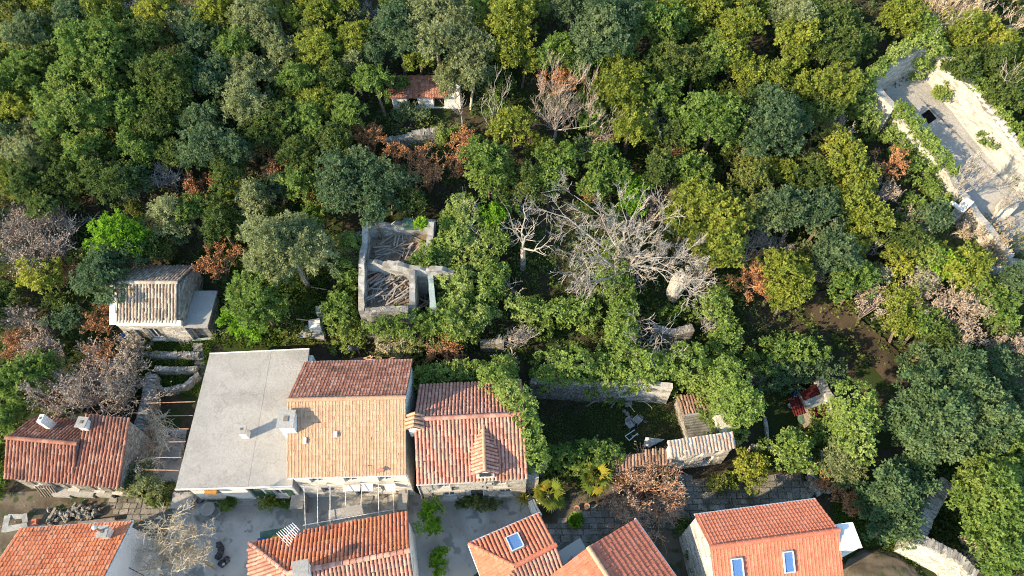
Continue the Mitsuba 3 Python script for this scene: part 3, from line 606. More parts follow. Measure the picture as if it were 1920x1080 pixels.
# things left in the garden
def chair(u, v, label, mat, a, group=None, h=.42, z=None):
    c = P(u, v, z) if z is not None else G(u, v); R = rot(a); k = thing('chair', label, 'chair', group)
    Q = lambda x, y, z: c + R @ np.array([x, y, z])
    put('seat', bx(Q(0, 0, h), (.5, .5, .05), a), mat, k)
    put('backrest', cat_([slab([Q(-.25, .24, h + .02), Q(.25, .24, h + .02), Q(.22, .36, h + .48), Q(-.22, .36, h + .48)], .04)]), mat, k)
    for x in (-.21, .21):
        put('armrest', cat_([beam(Q(x * 1.15, -.2, h + .22), Q(x * 1.15, .28, h + .24), .05, .03), beam(Q(x * 1.15, -.2, h), Q(x * 1.15, -.2, h + .22), .04)]), mat, k)
        for y in (-.21, .21): put('leg', beam(Q(x, y, h), Q(x * 1.12, y * 1.15, 0), .045), mat, k)
    return k
chair(1180, 800, 'white garden chair lying among junk in the dark walled garden, left one', 'm_plastic', .6); chair(1194, 792, 'white garden chair in the dark walled garden, nearest the white debris', 'm_plastic', 2.3)
tr = put('cot_frame', cat_([beam(P(1180, 826, .3), P(1196, 812, .5), .05), beam(P(1172, 818, .3), P(1190, 806, .45), .05), beam(P(1180, 826, .3), P(1172, 818, .3), .05), beam(P(1185, 818, .35), P(1197, 815, .4), .04)]), 'm_tin', label='folded metal frame on the grass of the walled garden', cat='frame')
put('sheet_of_tin', slab([P(1206, 836, .5), P(1211, 820, .9), P(1246, 824, .7), P(1217, 839, .4)], .03), 'm_white', label='bent white sheet lying by the front wall in the dark garden', cat='sheet')
for i, (u, v, s) in enumerate(((1178, 757, .5), (1170, 770, .3), (1176, 776, .35), (1184, 782, .3), (1199, 783, .5), (1120, 817, .2), (1210, 790, .25))):
    put('debris_lump', rock(G(u, v, .15), (s * 1.3, s, s * .6), rgF), 'm_corr_grey', label='pale lump of debris on the dark grass of the walled garden', cat='debris', group='pale debris in the walled garden')
for i, (u0, v0, u1, v1) in enumerate(((1145, 765, 1165, 738), (1100, 762, 1122, 752), (1160, 752, 1190, 772), (1190, 752, 1222, 764))):
    put('dead_branch', tube([P(u0, v0, .2), (P(u0, v0, .6) + P(u1, v1, 1.0)) / 2 + [.1, .1, .2], P(u1, v1, 1.4)], [.06, .045, .02], 5), 'm_bark_pale', label='bare fallen branch at the back wall of the dark garden', cat='branch', group='fallen branches in the walled garden')
# ------------------------------------------------------------------ small court with the red corrugated shed
rgG = np.random.default_rng(61)
wall_run('court_wall', 'grey stone wall at the right of the small dark court, beside the red shed', 'wall', [P(1540, 705, 2.3), P(1562, 750, 2.4), P(1572, 790, 2.2)], -.1, .5, 'm_stone_pale', rgG, .25, cope=8)
wall_run('court_wall', 'wall under ivy at the back of the small dark court', 'wall', [P(1408, 700, 2.4), P(1470, 690, 2.5), P(1540, 690, 2.5)], -.1, .45, 'm_stone_wall', rgG, .1)
wall_run('court_wall', 'wall in front of the small dark court, ending pale in the sun', 'wall', [P(1410, 838, 1.6), P(1480, 846, 1.6), P(1545, 850, 1.7)], -.1, .5, 'm_stone_pale', rgG, .15, cope=9)
wall_run('kerb_wall', 'thin low kerb across the left side of the small dark court', 'wall', [P(1435, 780, .35), P(1441, 822, .35)], -.1, .18, 'm_block_pale' if 0 else 'm_stone_pale', rgG, .03)
sh = thing('corrugated_shed', 'shed with dark red corrugated roof and one pale sheet in the small court', 'shed')
q = [P(1499, 735, 1.7), P(1537, 716, 1.7), P(1557, 782, 1.7), P(1525, 787, 1.7)]
put('wall', mf(hull([p * [1, 1, 0] + [0, 0, z] for p in q for z in (-.1, 1.6)])), 'm_board', sh)
e = lambda t: (q[0] + (q[3] - q[0]) * t, q[1] + (q[2] - q[1]) * t)
for t0, t1, mt in ((0, .32, 'm_corr_red'), (.32, .62, 'm_corr_pale'), (.62, 1, 'm_corr_red')):
    (a0, b0), (a1, b1) = e(t0 + .005), e(t1 - .005); corrugated('corrugated_sheet', [a0, a1, b1, b0], mt, sh, .2, .03)
corrugated('corrugated_sheet', [P(1478, 748, 1.3), P(1508, 738, 1.3), P(1516, 773, 1.3), P(1490, 781, 1.3)], 'm_corr_red', sh, .2, .03)
chair(1491, 752, 'blue plastic chair in the small dark court left of the red shed', 'm_blue', .1)
chair(1533, 797, 'white plastic chair in the small dark court below the red shed', 'm_plastic', .8)
put('pole', beam(P(1495, 755, .6), P(1497, 781, .1), .07), 'm_wood', uv=np.tile([.8, .5], (8, 1)), label='pale wooden pole lying beside the blue chair', cat='pole')
put('bucket', cyl(P(1480, 763, 0), .2, .35), 'm_tin', label='round grey bucket left of the blue chair', cat='bucket')
put('tank', rock(P(1508, 783, .4), (.9, .9, .8), rgG), 'm_shutter', label='dark green covered heap in front of the red shed', cat='heap')
# ------------------------------------------------------------------ roofless two-room ruin
rgI = np.random.default_rng(71)
ri = thing('roofless_house', 'roofless two-room stone ruin open to the sky, left of the white dead trees', 'ruin')
C = [P(675, 576, 6.1), P(678, 481, 7.0), P(684, 412, 7.5), P(808, 404, 7.5), P(796, 478, 7.1), P(772, 498, 6.9), P(769, 572, 6.2)]
wl = lambda pts, th, mat, jag=.25, cope=0: wall_run('wall', None, None, pts, None, th, mat, rgI, jag, parent=ri, cope=cope, cmat='m_block')
wl([C[0], C[1], C[2]], .42, 'm_ruin_grey', .45); wl([C[2] + [-.25, 0, 0], C[3] + [.25, 0, 0]], .5, 'm_ruin_grey', .7); wl([C[3] - [0, .3, 0], C[4] - [0, 0, .5]], .42, 'm_ruin_grey', .8)
wl([C[1] + [.26, 0, 0], C[5] + [0, .12, 0], P(850, 502, 6.6)], .4, 'm_ruin_grey', .6); wl([C[5] - [0, .2, 0], C[6] - [0, 0, .6]], .4, 'm_ruin_grey', .7); wl([C[0] + [.26, 0, -.3], C[6] + [-.2, 0, -.3]], .45, 'm_stone_wall', .3)
wl([P(640, 440, 6.4), P(672, 440, 6.7)], .9, 'm_stone_wall', .4, 5); wl([P(805, 505, 6.4), P(812, 575, 5.6)], .4, 'm_verdigris', .4)
put('blocked_window', bx((P(762, 416, 6.9) + P(772, 416, 6.9)) / 2 + [0, -.1, -.1], (.8, .5, .8)), 'm_shutter', ri)
put('floor', slab([C[1] + [.2, .2, -1.5], C[4] + [0, 0, -1.5], C[3] + [0, 0, -1.8], C[2] + [0, 0, -1.8]], .2), 'm_rubble_floor', ri); put('floor', slab([C[0] + [.2, .2, -1.2], C[6] + [0, .2, -1.3], C[5] + [0, 0, -1.9], C[1] + [.2, 0, -2.0]], .2), 'm_rubble_floor', ri)
def planks(px, n, z0, z1, label, group, red=0, ln=(.8, 2.2), aim=None):
    poly = sg.Polygon(px); x0, y0, x1, y1 = poly.bounds; i = 0
    while i < n:
        u, v = rgI.uniform(x0, x1), rgI.uniform(y0, y1)
        if not poly.contains(sg.Point(u, v)): continue
        c = P(u, v, rgI.uniform(z0, z1)); a = rgI.uniform(0, 3.2) if aim is None or rgI.random() < .35 else rgI.normal(aim, .3); l = rgI.uniform(*ln)
        d = np.array([math.cos(a), math.sin(a), rgI.normal(0, .16)]) * l / 2
        put('plank', beam(c - d, c + d, rgI.uniform(.06, .13), .045), 'm_tile_rose' if i < red else 'm_wood', uv=np.tile([rgI.uniform(.3, 1) if i >= red else .1, .5], (8, 1)), label=label if i >= red else 'red painted beam in the timber heap of the roofless ruin', cat='plank', group=group if i >= red else 'red beams in the ruin')
        i += 1
planks([(692, 498), (764, 492), (764, 560), (690, 562)], 95, 4.9, 5.7, 'broken grey roof timber heaped in the lower room of the roofless ruin', 'timbers in the lower room', 4, aim=.75)
planks([(715, 440), (788, 440), (786, 478), (705, 478)], 30, 5.55, 5.9, 'dark fallen timber on the floor of the upper room of the roofless ruin', 'timbers in the upper room', 0, (.5, 1.7), .2)
planks([(775, 520), (800, 560), (830, 570), (790, 580)], 14, 3.2, 4.0, 'dark timber in the gap right of the lower room of the roofless ruin', 'timbers beside the ruin')
# landing and junk behind the red back slope
ld = thing('concrete_landing', 'pale concrete landing with a white tub, left of the dark ivy column', 'landing')
put('slab', slab([P(556, 632, 2.2), P(608, 636, 2.2), P(604, 598, 2.5), P(585, 598, 2.5)], .4), 'm_concrete_roof', ld); put('block', bx(P(592, 612, 2.7), (.8, .7, .9), .2), 'm_plaster', ld); put('block', bx(P(601, 585, 3.0), (.5, .6, .8), .2), 'm_stone_pale', ld)
put('rail', cat_([beam(P(578, 605, 3.1), P(590, 618, 2.4), .05), beam(P(598, 610, 3.0), P(606, 626, 2.4), .05)]), 'm_rust', ld)
for (u0, v0), (u1, v1), lb in (((583, 538), (612, 543), 'upper'), ((556, 598), (590, 602), 'lower')):
    put('rail_pole', tube([P(u0, v0, 4.0), P(u1, v1, 4.0)], .04), 'm_rust', label=f'thin pale pole sticking out left of the ivy column, {lb} one', cat='pole')
jk = thing('junk_shelter', 'rusty makeshift shelter of boards with a white basin behind the tan-roofed house', 'shelter')
put('top', slab([P(647, 660, 1.9), P(674, 656, 1.9), P(672, 644, 2.1), P(650, 646, 2.1)], .06), 'm_board', jk); put('basin', bx(P(655, 653, 2.1), (.42, .4, .16)), 'm_plastic', jk)
for i in range(16):
    u = 655 + i * 6.2; put('board', beam(P(u, 676 + rgI.uniform(-6, 2), 1.2), P(u + rgI.uniform(10, 40), 680 - rgI.uniform(0, 18), 1.5 + rgI.uniform(-.3, .3)), .14, .03), 'm_rust', jk)
for u in (650, 672): put('post', beam(P(u, 658, 1.9), P(u, 658, 1.9) * [1, 1, 0], .08), 'm_rust', jk)
pn = thing('stone_pinnacle', 'tall white stub of masonry standing alone right of the big dead fig', 'ruin')
pb = P(1262, 556, 3.0)
put('shaft', (lambda m: (m[0] * [.6, .5, 1.9] * (1 + rgI.uniform(-.12, .12, (len(m[0]), 1))) + pb + [0, 0, 1.2], m[1]))((np.array(trimesh.creation.icosphere(subdivisions=2).vertices), np.array(trimesh.creation.icosphere(subdivisions=2).faces))), 'm_stone_pale', pn)
for i in range(7): put('stone', rock(pb + [rgI.uniform(-.4, .4), rgI.uniform(-.3, .2), 2.4 + rgI.uniform(-.2, 1.3)], (.5, .4, .35), rgI), 'm_stone_pale', pn)
wall_run('low_ruin_wall', 'long low grey wall in shade below the white masonry stub', 'wall', [P(1225, 612, 3.3), P(1262, 622, 3.2), P(1300, 612, 3.4)], None, .6, 'm_stone_wall', rgI, .2, cope=9)
wall_run('low_ruin_wall', 'pale wall fragment lit between ivy and the brown shrub above the dormer house', 'wall', [P(900, 640, 2.6), P(945, 640, 2.6)], None, .4, 'm_stone_wall', rgI, .1, cope=5)
# ------------------------------------------------------------------ half-buried hut and retaining wall in the wood
rgJ = np.random.default_rng(81)
hj = thing('buried_hut', 'half-buried white hut with a dull red tile roof in the wood near the top', 'house')
a, b = G(738, 204), G(864, 206)
m = hull([(x, y, z) for x in (a[0], b[0]) for y in (a[1], a[1] + 1.5) for z in (a[2] - .5, a[2] + 1.4)])
for s in (1.15, 3.2): m = opening(hj, m, a, b, s, .85, a[2] + .1, a[2] + 1.25, 'hole', 1.2)
put('wall', mf(m), 'm_plaster', hj)
slope(hj, [(a[0] - .2, a[1] - .3, a[2] + 1.4), (b[0] - 1.0, a[1] - .3, a[2] + 1.4), (b[0] - 1.0, a[1] + 1.7, a[2] + 1.85), (a[0] - .2, a[1] + 1.7, a[2] + 1.85)], 'pan', 'm_tile_red', rgJ, singles=100)
wall_run('retaining_wall', 'short grey dry-stone retaining wall below the half-buried hut', 'wall', [G(722, 262, 1.0), G(775, 250, 1.2), G(830, 240, 1.3)], None, .55, 'm_stone_wall', rgJ, .15, cope=12)
# ------------------------------------------------------------------ big ivy-grown ruin at the right
rgL = np.random.default_rng(91)
rl = thing('ivy_grown_ruin', 'large roofless ruin with sunlit white inner wall and ivy along its tops, upper right', 'ruin')
def pl(*t): return [G(u, v, h) for u, v, h in t]
wlL = lambda pts, th, mat, jag=.2: wall_run('wall', None, None, pts, None, th, mat, rgL, jag, parent=rl)
ne = [G(1737, 150) + [0, 0, 2.7], G(1795, 221) + [0, 0, 2.7], G(1852, 293) + [0, 0, 2.6], G(1903, 354) + [0, 0, 2.6], G(1985, 452) + [0, 0, 2.5]]
wlL(ne, .6, 'm_ruin_lit')
wlL(pl((1636, 150, 3.0), (1680, 112, 3.1), (1728, 80, 3.2)) + [ne[0] + [-.1, .3, 0]], .6, 'm_ruin_lit', .35)
sw = pl((1638, 152, 2.8), (1680, 200, 2.6), (1735, 262, 2.0), (1785, 325, 1.9), (1835, 395, 1.8), (1900, 480, 1.8))
wlL(sw[:2], .6, 'm_ruin_lit'); wlL([sw[1] + [.3, -.2, 0], *sw[2:]], .6, 'm_ruin_lit', .3)
put('floor', slab([G(1622, 185, .25), G(1728, 108, .25), G(1912, 352, .25), G(1990, 450, .25), G(1930, 500, .25)], .3), 'm_concrete_roof', rl)
put('drain', slab([G(1724, 184, .28), G(1727, 184, .28), G(1905, 358, .28), G(1900, 358, .28)], .02), 'm_corr_grey', rl)
put('pit', slab([G(1728, 215, .30), G(1742, 205, .30), G(1756, 222, .30), G(1742, 232, .30)], .03), 'm_void', rl)
for i in range(10): put('fallen_stone', rock(G(rgL.uniform(1735, 1860), rgL.uniform(215, 330), .4), rgL.uniform(.2, .5, 3), rgL), 'm_stone_pale', label='loose pale stone on the floor of the large ivy-grown ruin', cat='stone', group='stones on the ruin floor') if 0 else None
for t0 in np.linspace(.05, .95, 26):
    i = min(3, int(t0 * 4)); p = ne[i] + (ne[i + 1] - ne[i]) * (t0 * 4 - i)
    put('coping_stone', bx(p + [0, 0, .05], (.55, .5, .2), -.9 + rgL.normal(0, .1), .15, rgL), 'm_block_pale', rl, uv=np.tile(rgL.random(2), (8, 1)))
wall_run('broken_wall', 'bright white broken wall with a square doorway below the large ivy-grown ruin', 'wall', pl((1800, 392, 2.0), (1822, 372, 2.2)), None, .6, 'm_ruin_plaster', rgL, .15)
wall_run('broken_wall', 'bright white wall stub at the right edge below the large ruin', 'wall', pl((1888, 368, 1.8), (1912, 378, 1.8)), None, .7, 'm_ruin_plaster', rgL, .2)
wall_run('broken_wall', 'white rubble bank of old wall at the right edge above the blossoming thicket', 'wall', pl((1855, 492, 1.0), (1890, 488, 1.1), (1930, 492, 1.0)), None, .9, 'm_stone_pale', rgL, .4, cope=10)
put('door_frame', cat_([beam(G(1786, 380, 0), G(1786, 380, 1.9), .2), beam(G(1806, 396, 0), G(1806, 396, 1.9), .2), beam(G(1786, 380, 1.9), G(1806, 396, 1.9), .2)]), 'm_plaster', label='freestanding white door frame left of the white broken wall', cat='door frame')
# ------------------------------------------------------------------ stone walls at the lower right
wv = wall_run('ravine_wall', 'sunlit stone block wall slanting out of the picture at the lower right', 'wall', [P(1717, 1004, 2.8), P(1762, 1026, 2.8), P(1802, 1046, 2.8), P(1832, 1078, 2.7)], -.2, .7, 'm_stone_pale', rgL, .15, cope=12)
ax_, bx_ = P(1716, 1006, 0), P(1832, 1082, 0)
o0 = P(1717, 1004, 2.8); o1 = P(1802, 1046, 2.8); dd = (o1 - o0)[:2] / np.linalg.norm((o1 - o0)[:2]); off = np.array([dd[1], -dd[0]]) * .35
ashlar(wv, o0[:2] + off, o1[:2] + off, .05, 2.6, rgL, 'm_block_pale', (), (.2, .3), (.3, .6), cap=120)
wall_run('ravine_wall', 'grassy-topped grey wall climbing from the sunlit stone wall at the lower right', 'wall', [P(1724, 1002, 2.6), P(1738, 968, 2.4), P(1755, 938, 2.2), P(1778, 903, 1.9)], -.2, .9, 'm_stone_wall', rgL, .2, cope=14)
for i in range(46):
    p = P(rgL.uniform(1508, 1560), rgL.uniform(884, 930), .2); p[2] = .15 + .3 * rgL.random()
    put('boulder', rock(p, rgL.uniform(.3, .75, 3), rgL), 'm_stone_wall', label='grey boulder of the rubble heap at the end of the paved lane', cat='boulder', group='boulders at the lane end')
for i in range(16): put('boulder', rock(P(rgL.uniform(1702, 1725), rgL.uniform(915, 960), .3), rgL.uniform(.3, .7, 3), rgL), 'm_stone_wall', label='blue-grey boulder tumbled left of the grassy-topped wall', cat='boulder', group='boulders by the ravine')
put('blue_bag', rock(P(1636, 990, .15), (.7, .45, .3), rgL), 'm_blue_sheet', label='bright blue bag lying on the grass near the lower right house', cat='bag')
mound = np.array(trimesh.creation.icosphere(subdivisions=4).vertices); mf_ = np.array(trimesh.creation.icosphere(subdivisions=4).faces)
put('earth_mound', (P(1655, 1095, 0) + mound * [2.6, 2.0, .75] * (1 + .35 * (meshkit.fbm(mound * 3, 4, 2) - .5))[:, None], mf_), 'm_earth', smooth=True, kind='structure')
# ------------------------------------------------------------------ houses along the bottom edge
rgB = np.random.default_rng(101)
def block_house(name, label, cat, foot, ze, rooflets, wall, mat, seed, z0=-.1, cutf=None, deck='m_deck', kind='pan'):
    """foot: wall corners on plan; rooflets: lists of roof points, each a planar slope (eave points first)."""
    rng = np.random.default_rng(seed); k = thing(name, label, cat)
    m = m3.Manifold.extrude(m3.CrossSection([[(float(p[0]), float(p[1])) for p in foot]]), ze - z0).translate([0, 0, z0])
    if cutf: m = cutf(k, m)
    put('wall', mf(m), wall, k)
    for r in rooflets: slope(k, r, kind, mat, rng, deck)
    return k, rng
# left one
O = P(-75, 1000, 5.0); E1 = P(248, 980, 5.0)
an = math.atan2(E1[1] - 10.05, E1[0] - (-28.22)); c, s = math.cos(an), math.sin(an)
up = np.array([math.sin(an), -math.cos(an), 0])           # from the back eave towards the ridge, towards the camera
W0 = np.array([-28.3, 10.08, 5.0]); hd = 3.55
Q = lambda t, y, z: W0 + np.array([c, s, 0]) * t + up * y + [0, 0, z]
wid = 6.35
hB = thing('orange_roofed_house', 'pinkish white house with a sunlit orange pantile roof at the lower left corner', 'house')
m = hull([Q(t, y, z) for t in (.12, wid - .12) for y in (.2, 2 * hd - .2) for z in (-5.1, -.1)] + [Q(t, hd, 1.55) for t in (.12, wid - .12)])
put('wall', mf(m), 'm_render', hB)
slope(hB, [Q(wid, 0, 0), Q(0, 0, 0), Q(0, hd, 1.7), Q(wid, hd, 1.7)], 'pan', 'm_tile_orange', rgB, singles=300)
slope(hB, [Q(0, 2 * hd, 0), Q(wid, 2 * hd, 0), Q(wid, hd, 1.7), Q(0, hd, 1.7)], 'pan', 'm_tile_orange', rgB)
ridge_caps(f'{hB}__roof', Q(0, hd, 1.75), Q(wid, hd, 1.75), 'm_tile_orange', rgB)
put('gutter', tube([Q(-.05, -.06, -.04), Q(wid + .03, -.06, -.04)], .06), 'm_white', hB)
for t in (-.02, wid + .02): put('verge', cat_([beam(Q(t, 0, -.06), Q(t, hd, 1.64), .05, .14)]), 'm_white', hB)
cc = chimney(hB, Q(wid - .95, .75, .15), (.42, .5), .95, an, 'm_plaster')
put('flue_pipe', cat_([tube([Q(wid - 1.05, .7, .9), Q(wid - 1.05, .7, 1.75)], .06)]), 'm_rust', cc); put('flue_ball', (ICO.vertices * .14 + Q(wid - 1.05, .7, 1.85), np.array(ICO.faces)), 'm_tin', cc)
put('cable', tube([Q(wid - .1, 2.3, -1.0), Q(wid + .01, 2.4, -2.4), Q(wid - .1, 2.5, -4.8)], .02), 'm_black', hB)
g0 = P(283, 1060, 2.5)
put('window', bx(Q(wid - .12, 3.3, -2.0), (.06, .8, 1.1), an), 'm_white', hB)
put('back_annex', mf(hull([Q(t, y, z) for t in (-2.2, .05) for y in (1.0, 5) for z in (-5.1, -2.2)])), 'm_plaster', hB)
# middle-left one: hipped left end
an = math.radians(10.4); c, s = math.cos(an), math.sin(an)
W0 = P(765, 960, 4.6); up = np.array([s, -c, 0]); hd = 2.5
Q = lambda t, y, z: W0 - np.array([c, s, 0]) * t + up * y + [0, 0, z]
wl_ = 9.15
hM = thing('hipped_red_house', 'white house with a striped red roof, hipped left end and aerial, bottom edge', 'house')
m = hull([Q(t, y, z) for t in (.15, wl_ - .15) for y in (.2, 2 * hd - .2) for z in (-4.7, -.1)] + [Q(.15, hd, 1.15)])
put('wall', mf(m), 'm_plaster', hM)
slope(hM, [Q(6.1, 0, 0), Q(0, 0, 0), Q(0, hd, 1.3), Q(6.1, hd, 1.3)][0:4], 'canal', 'm_tile_orange', rgB, singles=200)
slope(hM, [Q(wl_, .12, -.06), Q(6.12, .12, -.06), Q(6.12, hd, 1.24), Q(wl_ - 2.5, hd, 1.24)], 'canal', 'm_tile_orange', rgB)
slope(hM, [Q(wl_, 2 * hd, -.06), Q(wl_, .12, -.06), Q(wl_ - 2.5, hd, 1.24)], 'canal', 'm_tile_rose', rgB)
slope(hM, [Q(0, 2 * hd, 0), Q(wl_, 2 * hd, -.0), Q(wl_ - 2.5, hd, 1.3), Q(0, hd, 1.3)], 'canal', 'm_tile_rose', rgB, singles=60)
ridge_caps(f'{hM}__roof', Q(0, hd, 1.36), Q(wl_ - 2.5, hd, 1.34), 'm_tile_rose', rgB); ridge_caps(f'{hM}__roof', Q(wl_ - 2.5, hd, 1.32), Q(wl_, .1, 0), 'm_tile_rose', rgB, .11)
chm = numbered(f'{hM}__chimney'); cb = Q(5.7, hd + .1, .7)
scene[chm] = mikit.ply(bx(cb + [0, 0, .55], (.62, .62, 1.5), an), 'm_plaster')
for sx in (-1, 1):
    for sy in (-1, 1): put('chimney_post', bx(cb + [sx * .24, sy * .24, 1.42], (.14, .14, .26), an), 'm_stone_pale', chm)
put('chimney_cap', bx(cb + [0, 0, 1.6], (.85, .85, .1), an), 'm_concrete_roof', chm)
aer = thing('roof_aerial', 'comb-shaped metal television aerial at the back eave of the hipped red house', 'aerial')
b0, b1 = P(528, 1014, 5.9), P(556, 986, 5.9)
put('boom', tube([b0, b1], .028), 'm_tin', aer); put('mast', tube([P(549, 994, 5.9), P(549, 994, 5.9) * [1, 1, 0] + [0, 0, 4.6]], .03), 'm_tin', aer)
pr = np.array([-(b1 - b0)[1], (b1 - b0)[0], 0]) / np.linalg.norm(b1 - b0)
for i in range(9):
    p = b0 + (b1 - b0) * (.08 + i * .11); put('element', tube([p - pr * (.55 - .03 * i), p + pr * (.55 - .03 * i)], .017, 5), 'm_tin', aer)
bs_ = thing('back_step', 'grey green felted ledge beside the aerial at the back of the hipped red house', 'ledge'); put('top', bx(P(512, 1006, 3.0), (1.5, .8, .15), an), 'm_shutter', bs_)
put('crate', bx(P(517, 1007, 3.3), (.4, .16, .12), an), 'm_orange_bits', label='yellow box lying at the eave left of the aerial', cat='box'); put('blue_sheet', bx(P(489, 1012, 3.2), (.35, .2, .1), an), 'm_blue_sheet', label='blue scrap lying at the back eave of the hipped red house', cat='scrap')
# middle-right one: hipped wing and gabled wing
zE = 5.0
e0, e1, e2 = P(880, 1020, zE), P(1012, 963, zE), P(1056, 1030, zE)
h0, h1 = P(965, 1062, 6.25), P(1042, 1022, 6.25)
x3 = e0 + (h0 - e0) * 2 * [.2, 1.25, 0] ; x3[2] = zE
x3 = e0 + np.array([1.55, -3.6, 0])
hC = thing('skylight_wing_house', 'house of two rose-roofed wings set at an angle, with one roof window, bottom edge', 'house')
ds = (h1 - h0) / np.linalg.norm(h1 - h0)
x4 = x3 + ds * 4.4; x4[2] = zE
put('wall', mf(hull([p * [1, 1, 0] + [0, 0, z] for p in (e0 + [.25, -.2, 0], e1 + [-.1, -.25, 0], x4, x3) for z in (-.1, zE - .08)])), 'm_plaster', hC)
slope(hC, [e1, e0, h0, h1], 'canal', 'm_tile_new', rgB)
slope(hC, [e0, x3, h0], 'pan', 'm_tile_new', rgB); slope(hC, [x3, x4, h1, h0], 'canal', 'm_tile_rose', rgB)
ridge_caps(f'{hC}__roof', h0 + [0, 0, .05], h1 + [0, 0, .05], 'm_tile_new', rgB); ridge_caps(f'{hC}__roof', h0 + [0, 0, .04], e0 + [0, 0, .04], 'm_tile_new', rgB, .11)
put('gutter', tube([e0 + [0, .05, -.03], e1 + [0, .06, -.03]], .06), 'm_white', hC); put('gutter', tube([e0 + [-.05, 0, -.03], x3 + [-.05, 0, -.03]], .06), 'm_white', hC)
nC, aC, sC = frame_of([e0, e1, h1]); 
ctr = P(966, 1018, 5.62)
sk = [ctr + aC * x + sC * y for x, y in ((-.36, -.52), (.36, -.52), (.36, .52), (-.36, .52))]
skylight('skylight', hC, sk, 'square white-framed roof window in the hipped wing')
gr = P(1103, 1026, 6.35); ge = P(1190, 974, 5.0); gf = P(1275, 1095, 5.0)
dr2 = gf - ge; dr2 /= np.linalg.norm(dr2); lenW = 6.2
gl = 2 * gr - ge; gl[2] = 5.0
sl = lambda p, t: p + dr2 * t
slope(hC, [sl(ge, lenW), ge, gr, sl(gr, lenW)], 'pan', 'm_tile_new', rgB, singles=0); slope(hC, [gl, sl(gl, lenW), sl(gr, lenW), gr], 'pan', 'm_tile_new', rgB)
ridge_caps(f'{hC}__roof', gr + [0, 0, .05], sl(gr, lenW) + [0, 0, .05], 'm_tile_tan', rgB, .13)
inn = lambda p, q, t: p + (q - p) * t
put('wall', mf(hull([inn(ge, gl, .05) * [1, 1, 0] + [0, 0, z] for z in (-.1, 4.85)] + [inn(gl, ge, .02) * [1, 1, 0] + [0, 0, z] for z in (-.1, 4.85)] + [gr + dr2 * .1 - [0, 0, .12]] + [sl(inn(ge, gl, .05), lenW) * [1, 1, 0] + [0, 0, z] for z in (-.1, 4.85)] + [sl(gl, lenW) * [1, 1, 0] + [0, 0, z] for z in (-.1, 4.85)] + [sl(gr, lenW) - [0, 0, .12]])), 'm_plaster', hC)
put('gutter', tube([sl(ge, -.05) + [.05, .03, -.02], sl(ge, lenW) + [.05, .03, -.02]], .065), 'm_tin', hC)
put('porch_roof', slab([P(1052, 1062, 2.7), P(1100, 1030, 2.7), P(1088, 1008, 2.7), P(1045, 1035, 2.7)], .2), 'm_yard', hC)
# right one
an = math.radians(7.2); c, s = math.cos(an), math.sin(an)
W0 = P(1303, 967, 5.0); up = np.array([s, -c, 0]); hd = 2.1; wl_ = 7.3
Q = lambda t, y, z: W0 + np.array([c, s, 0]) * t + up * y + [0, 0, z]
hR = thing('annex_house', 'new red-roofed house with two roof windows and a white flat annex, lower right', 'house')
m = hull([Q(t, y, z) for t in (.06, wl_ - .1) for y in (.1, 2 * hd - .1) for z in (-5.1, -.1)] + [Q(t, hd, 1.3) for t in (.06, wl_ - .1)])
put('wall', mf(m), 'm_stone_pale', hR)
ashlar(hR, Q(.06, .1, 0)[:2], Q(.06, 2 * hd - .1, 0)[:2], .1, 6.2, rgB, 'm_block_pale', (), (.24, .34), (.35, .7), cap=200, top=lambda t: 4.9 + 1.3 * (1 - abs(t - .5) * 2))
slope(hR, [Q(wl_, 0, 0), Q(0, 0, 0), Q(0, hd, 1.42), Q(wl_, hd, 1.42)], 'pan', 'm_tile_new', rgB, singles=0, jit=.006)
slope(hR, [Q(0, 2 * hd, 0), Q(wl_, 2 * hd, 0), Q(wl_, hd, 1.42), Q(0, hd, 1.42)], 'pan', 'm_tile_new', rgB, singles=150, jit=.006)
ridge_caps(f'{hR}__roof', Q(0, hd, 1.46), Q(wl_, hd, 1.46), 'm_tile_new', rgB)
put('gutter', tube([Q(-.02, -.07, -.03), Q(wl_, -.07, -.03)], .065), 'm_tin', hR); put('gutter', tube([Q(-.02, 2 * hd + .07, -.03), Q(wl_, 2 * hd + .07, -.03)], .065), 'm_tin', hR)
for t0, w_, y0, y1, lb in ((1.0, .62, 2.75, 3.9, 'larger left roof window with blue glass in the red front slope'), (3.95, .55, 2.75, 3.7, 'smaller right roof window with blue glass in the red front slope')):
    zz = lambda y: 1.42 * (2 * hd - y) / hd
    skylight('skylight', hR, [Q(t0, y1, zz(y1) + .05), Q(t0 + w_, y1, zz(y1) + .05), Q(t0 + w_, y0, zz(y0) + .05), Q(t0, y0, zz(y0) + .05)], lb)
put('annex', mf(hull([Q(t, y, z) for t in (wl_ - .1, wl_ + 1.05) for y in (1.75, 3.05) for z in (-5.1, 1.0)])), 'm_white', hR)
put('annex_roof', mf(hull([Q(t, y, z) for t in (wl_ - .05, wl_ + 1.1) for y in (1.7, 3.1) for z in (1.0, 1.1)])), 'm_white', hR)
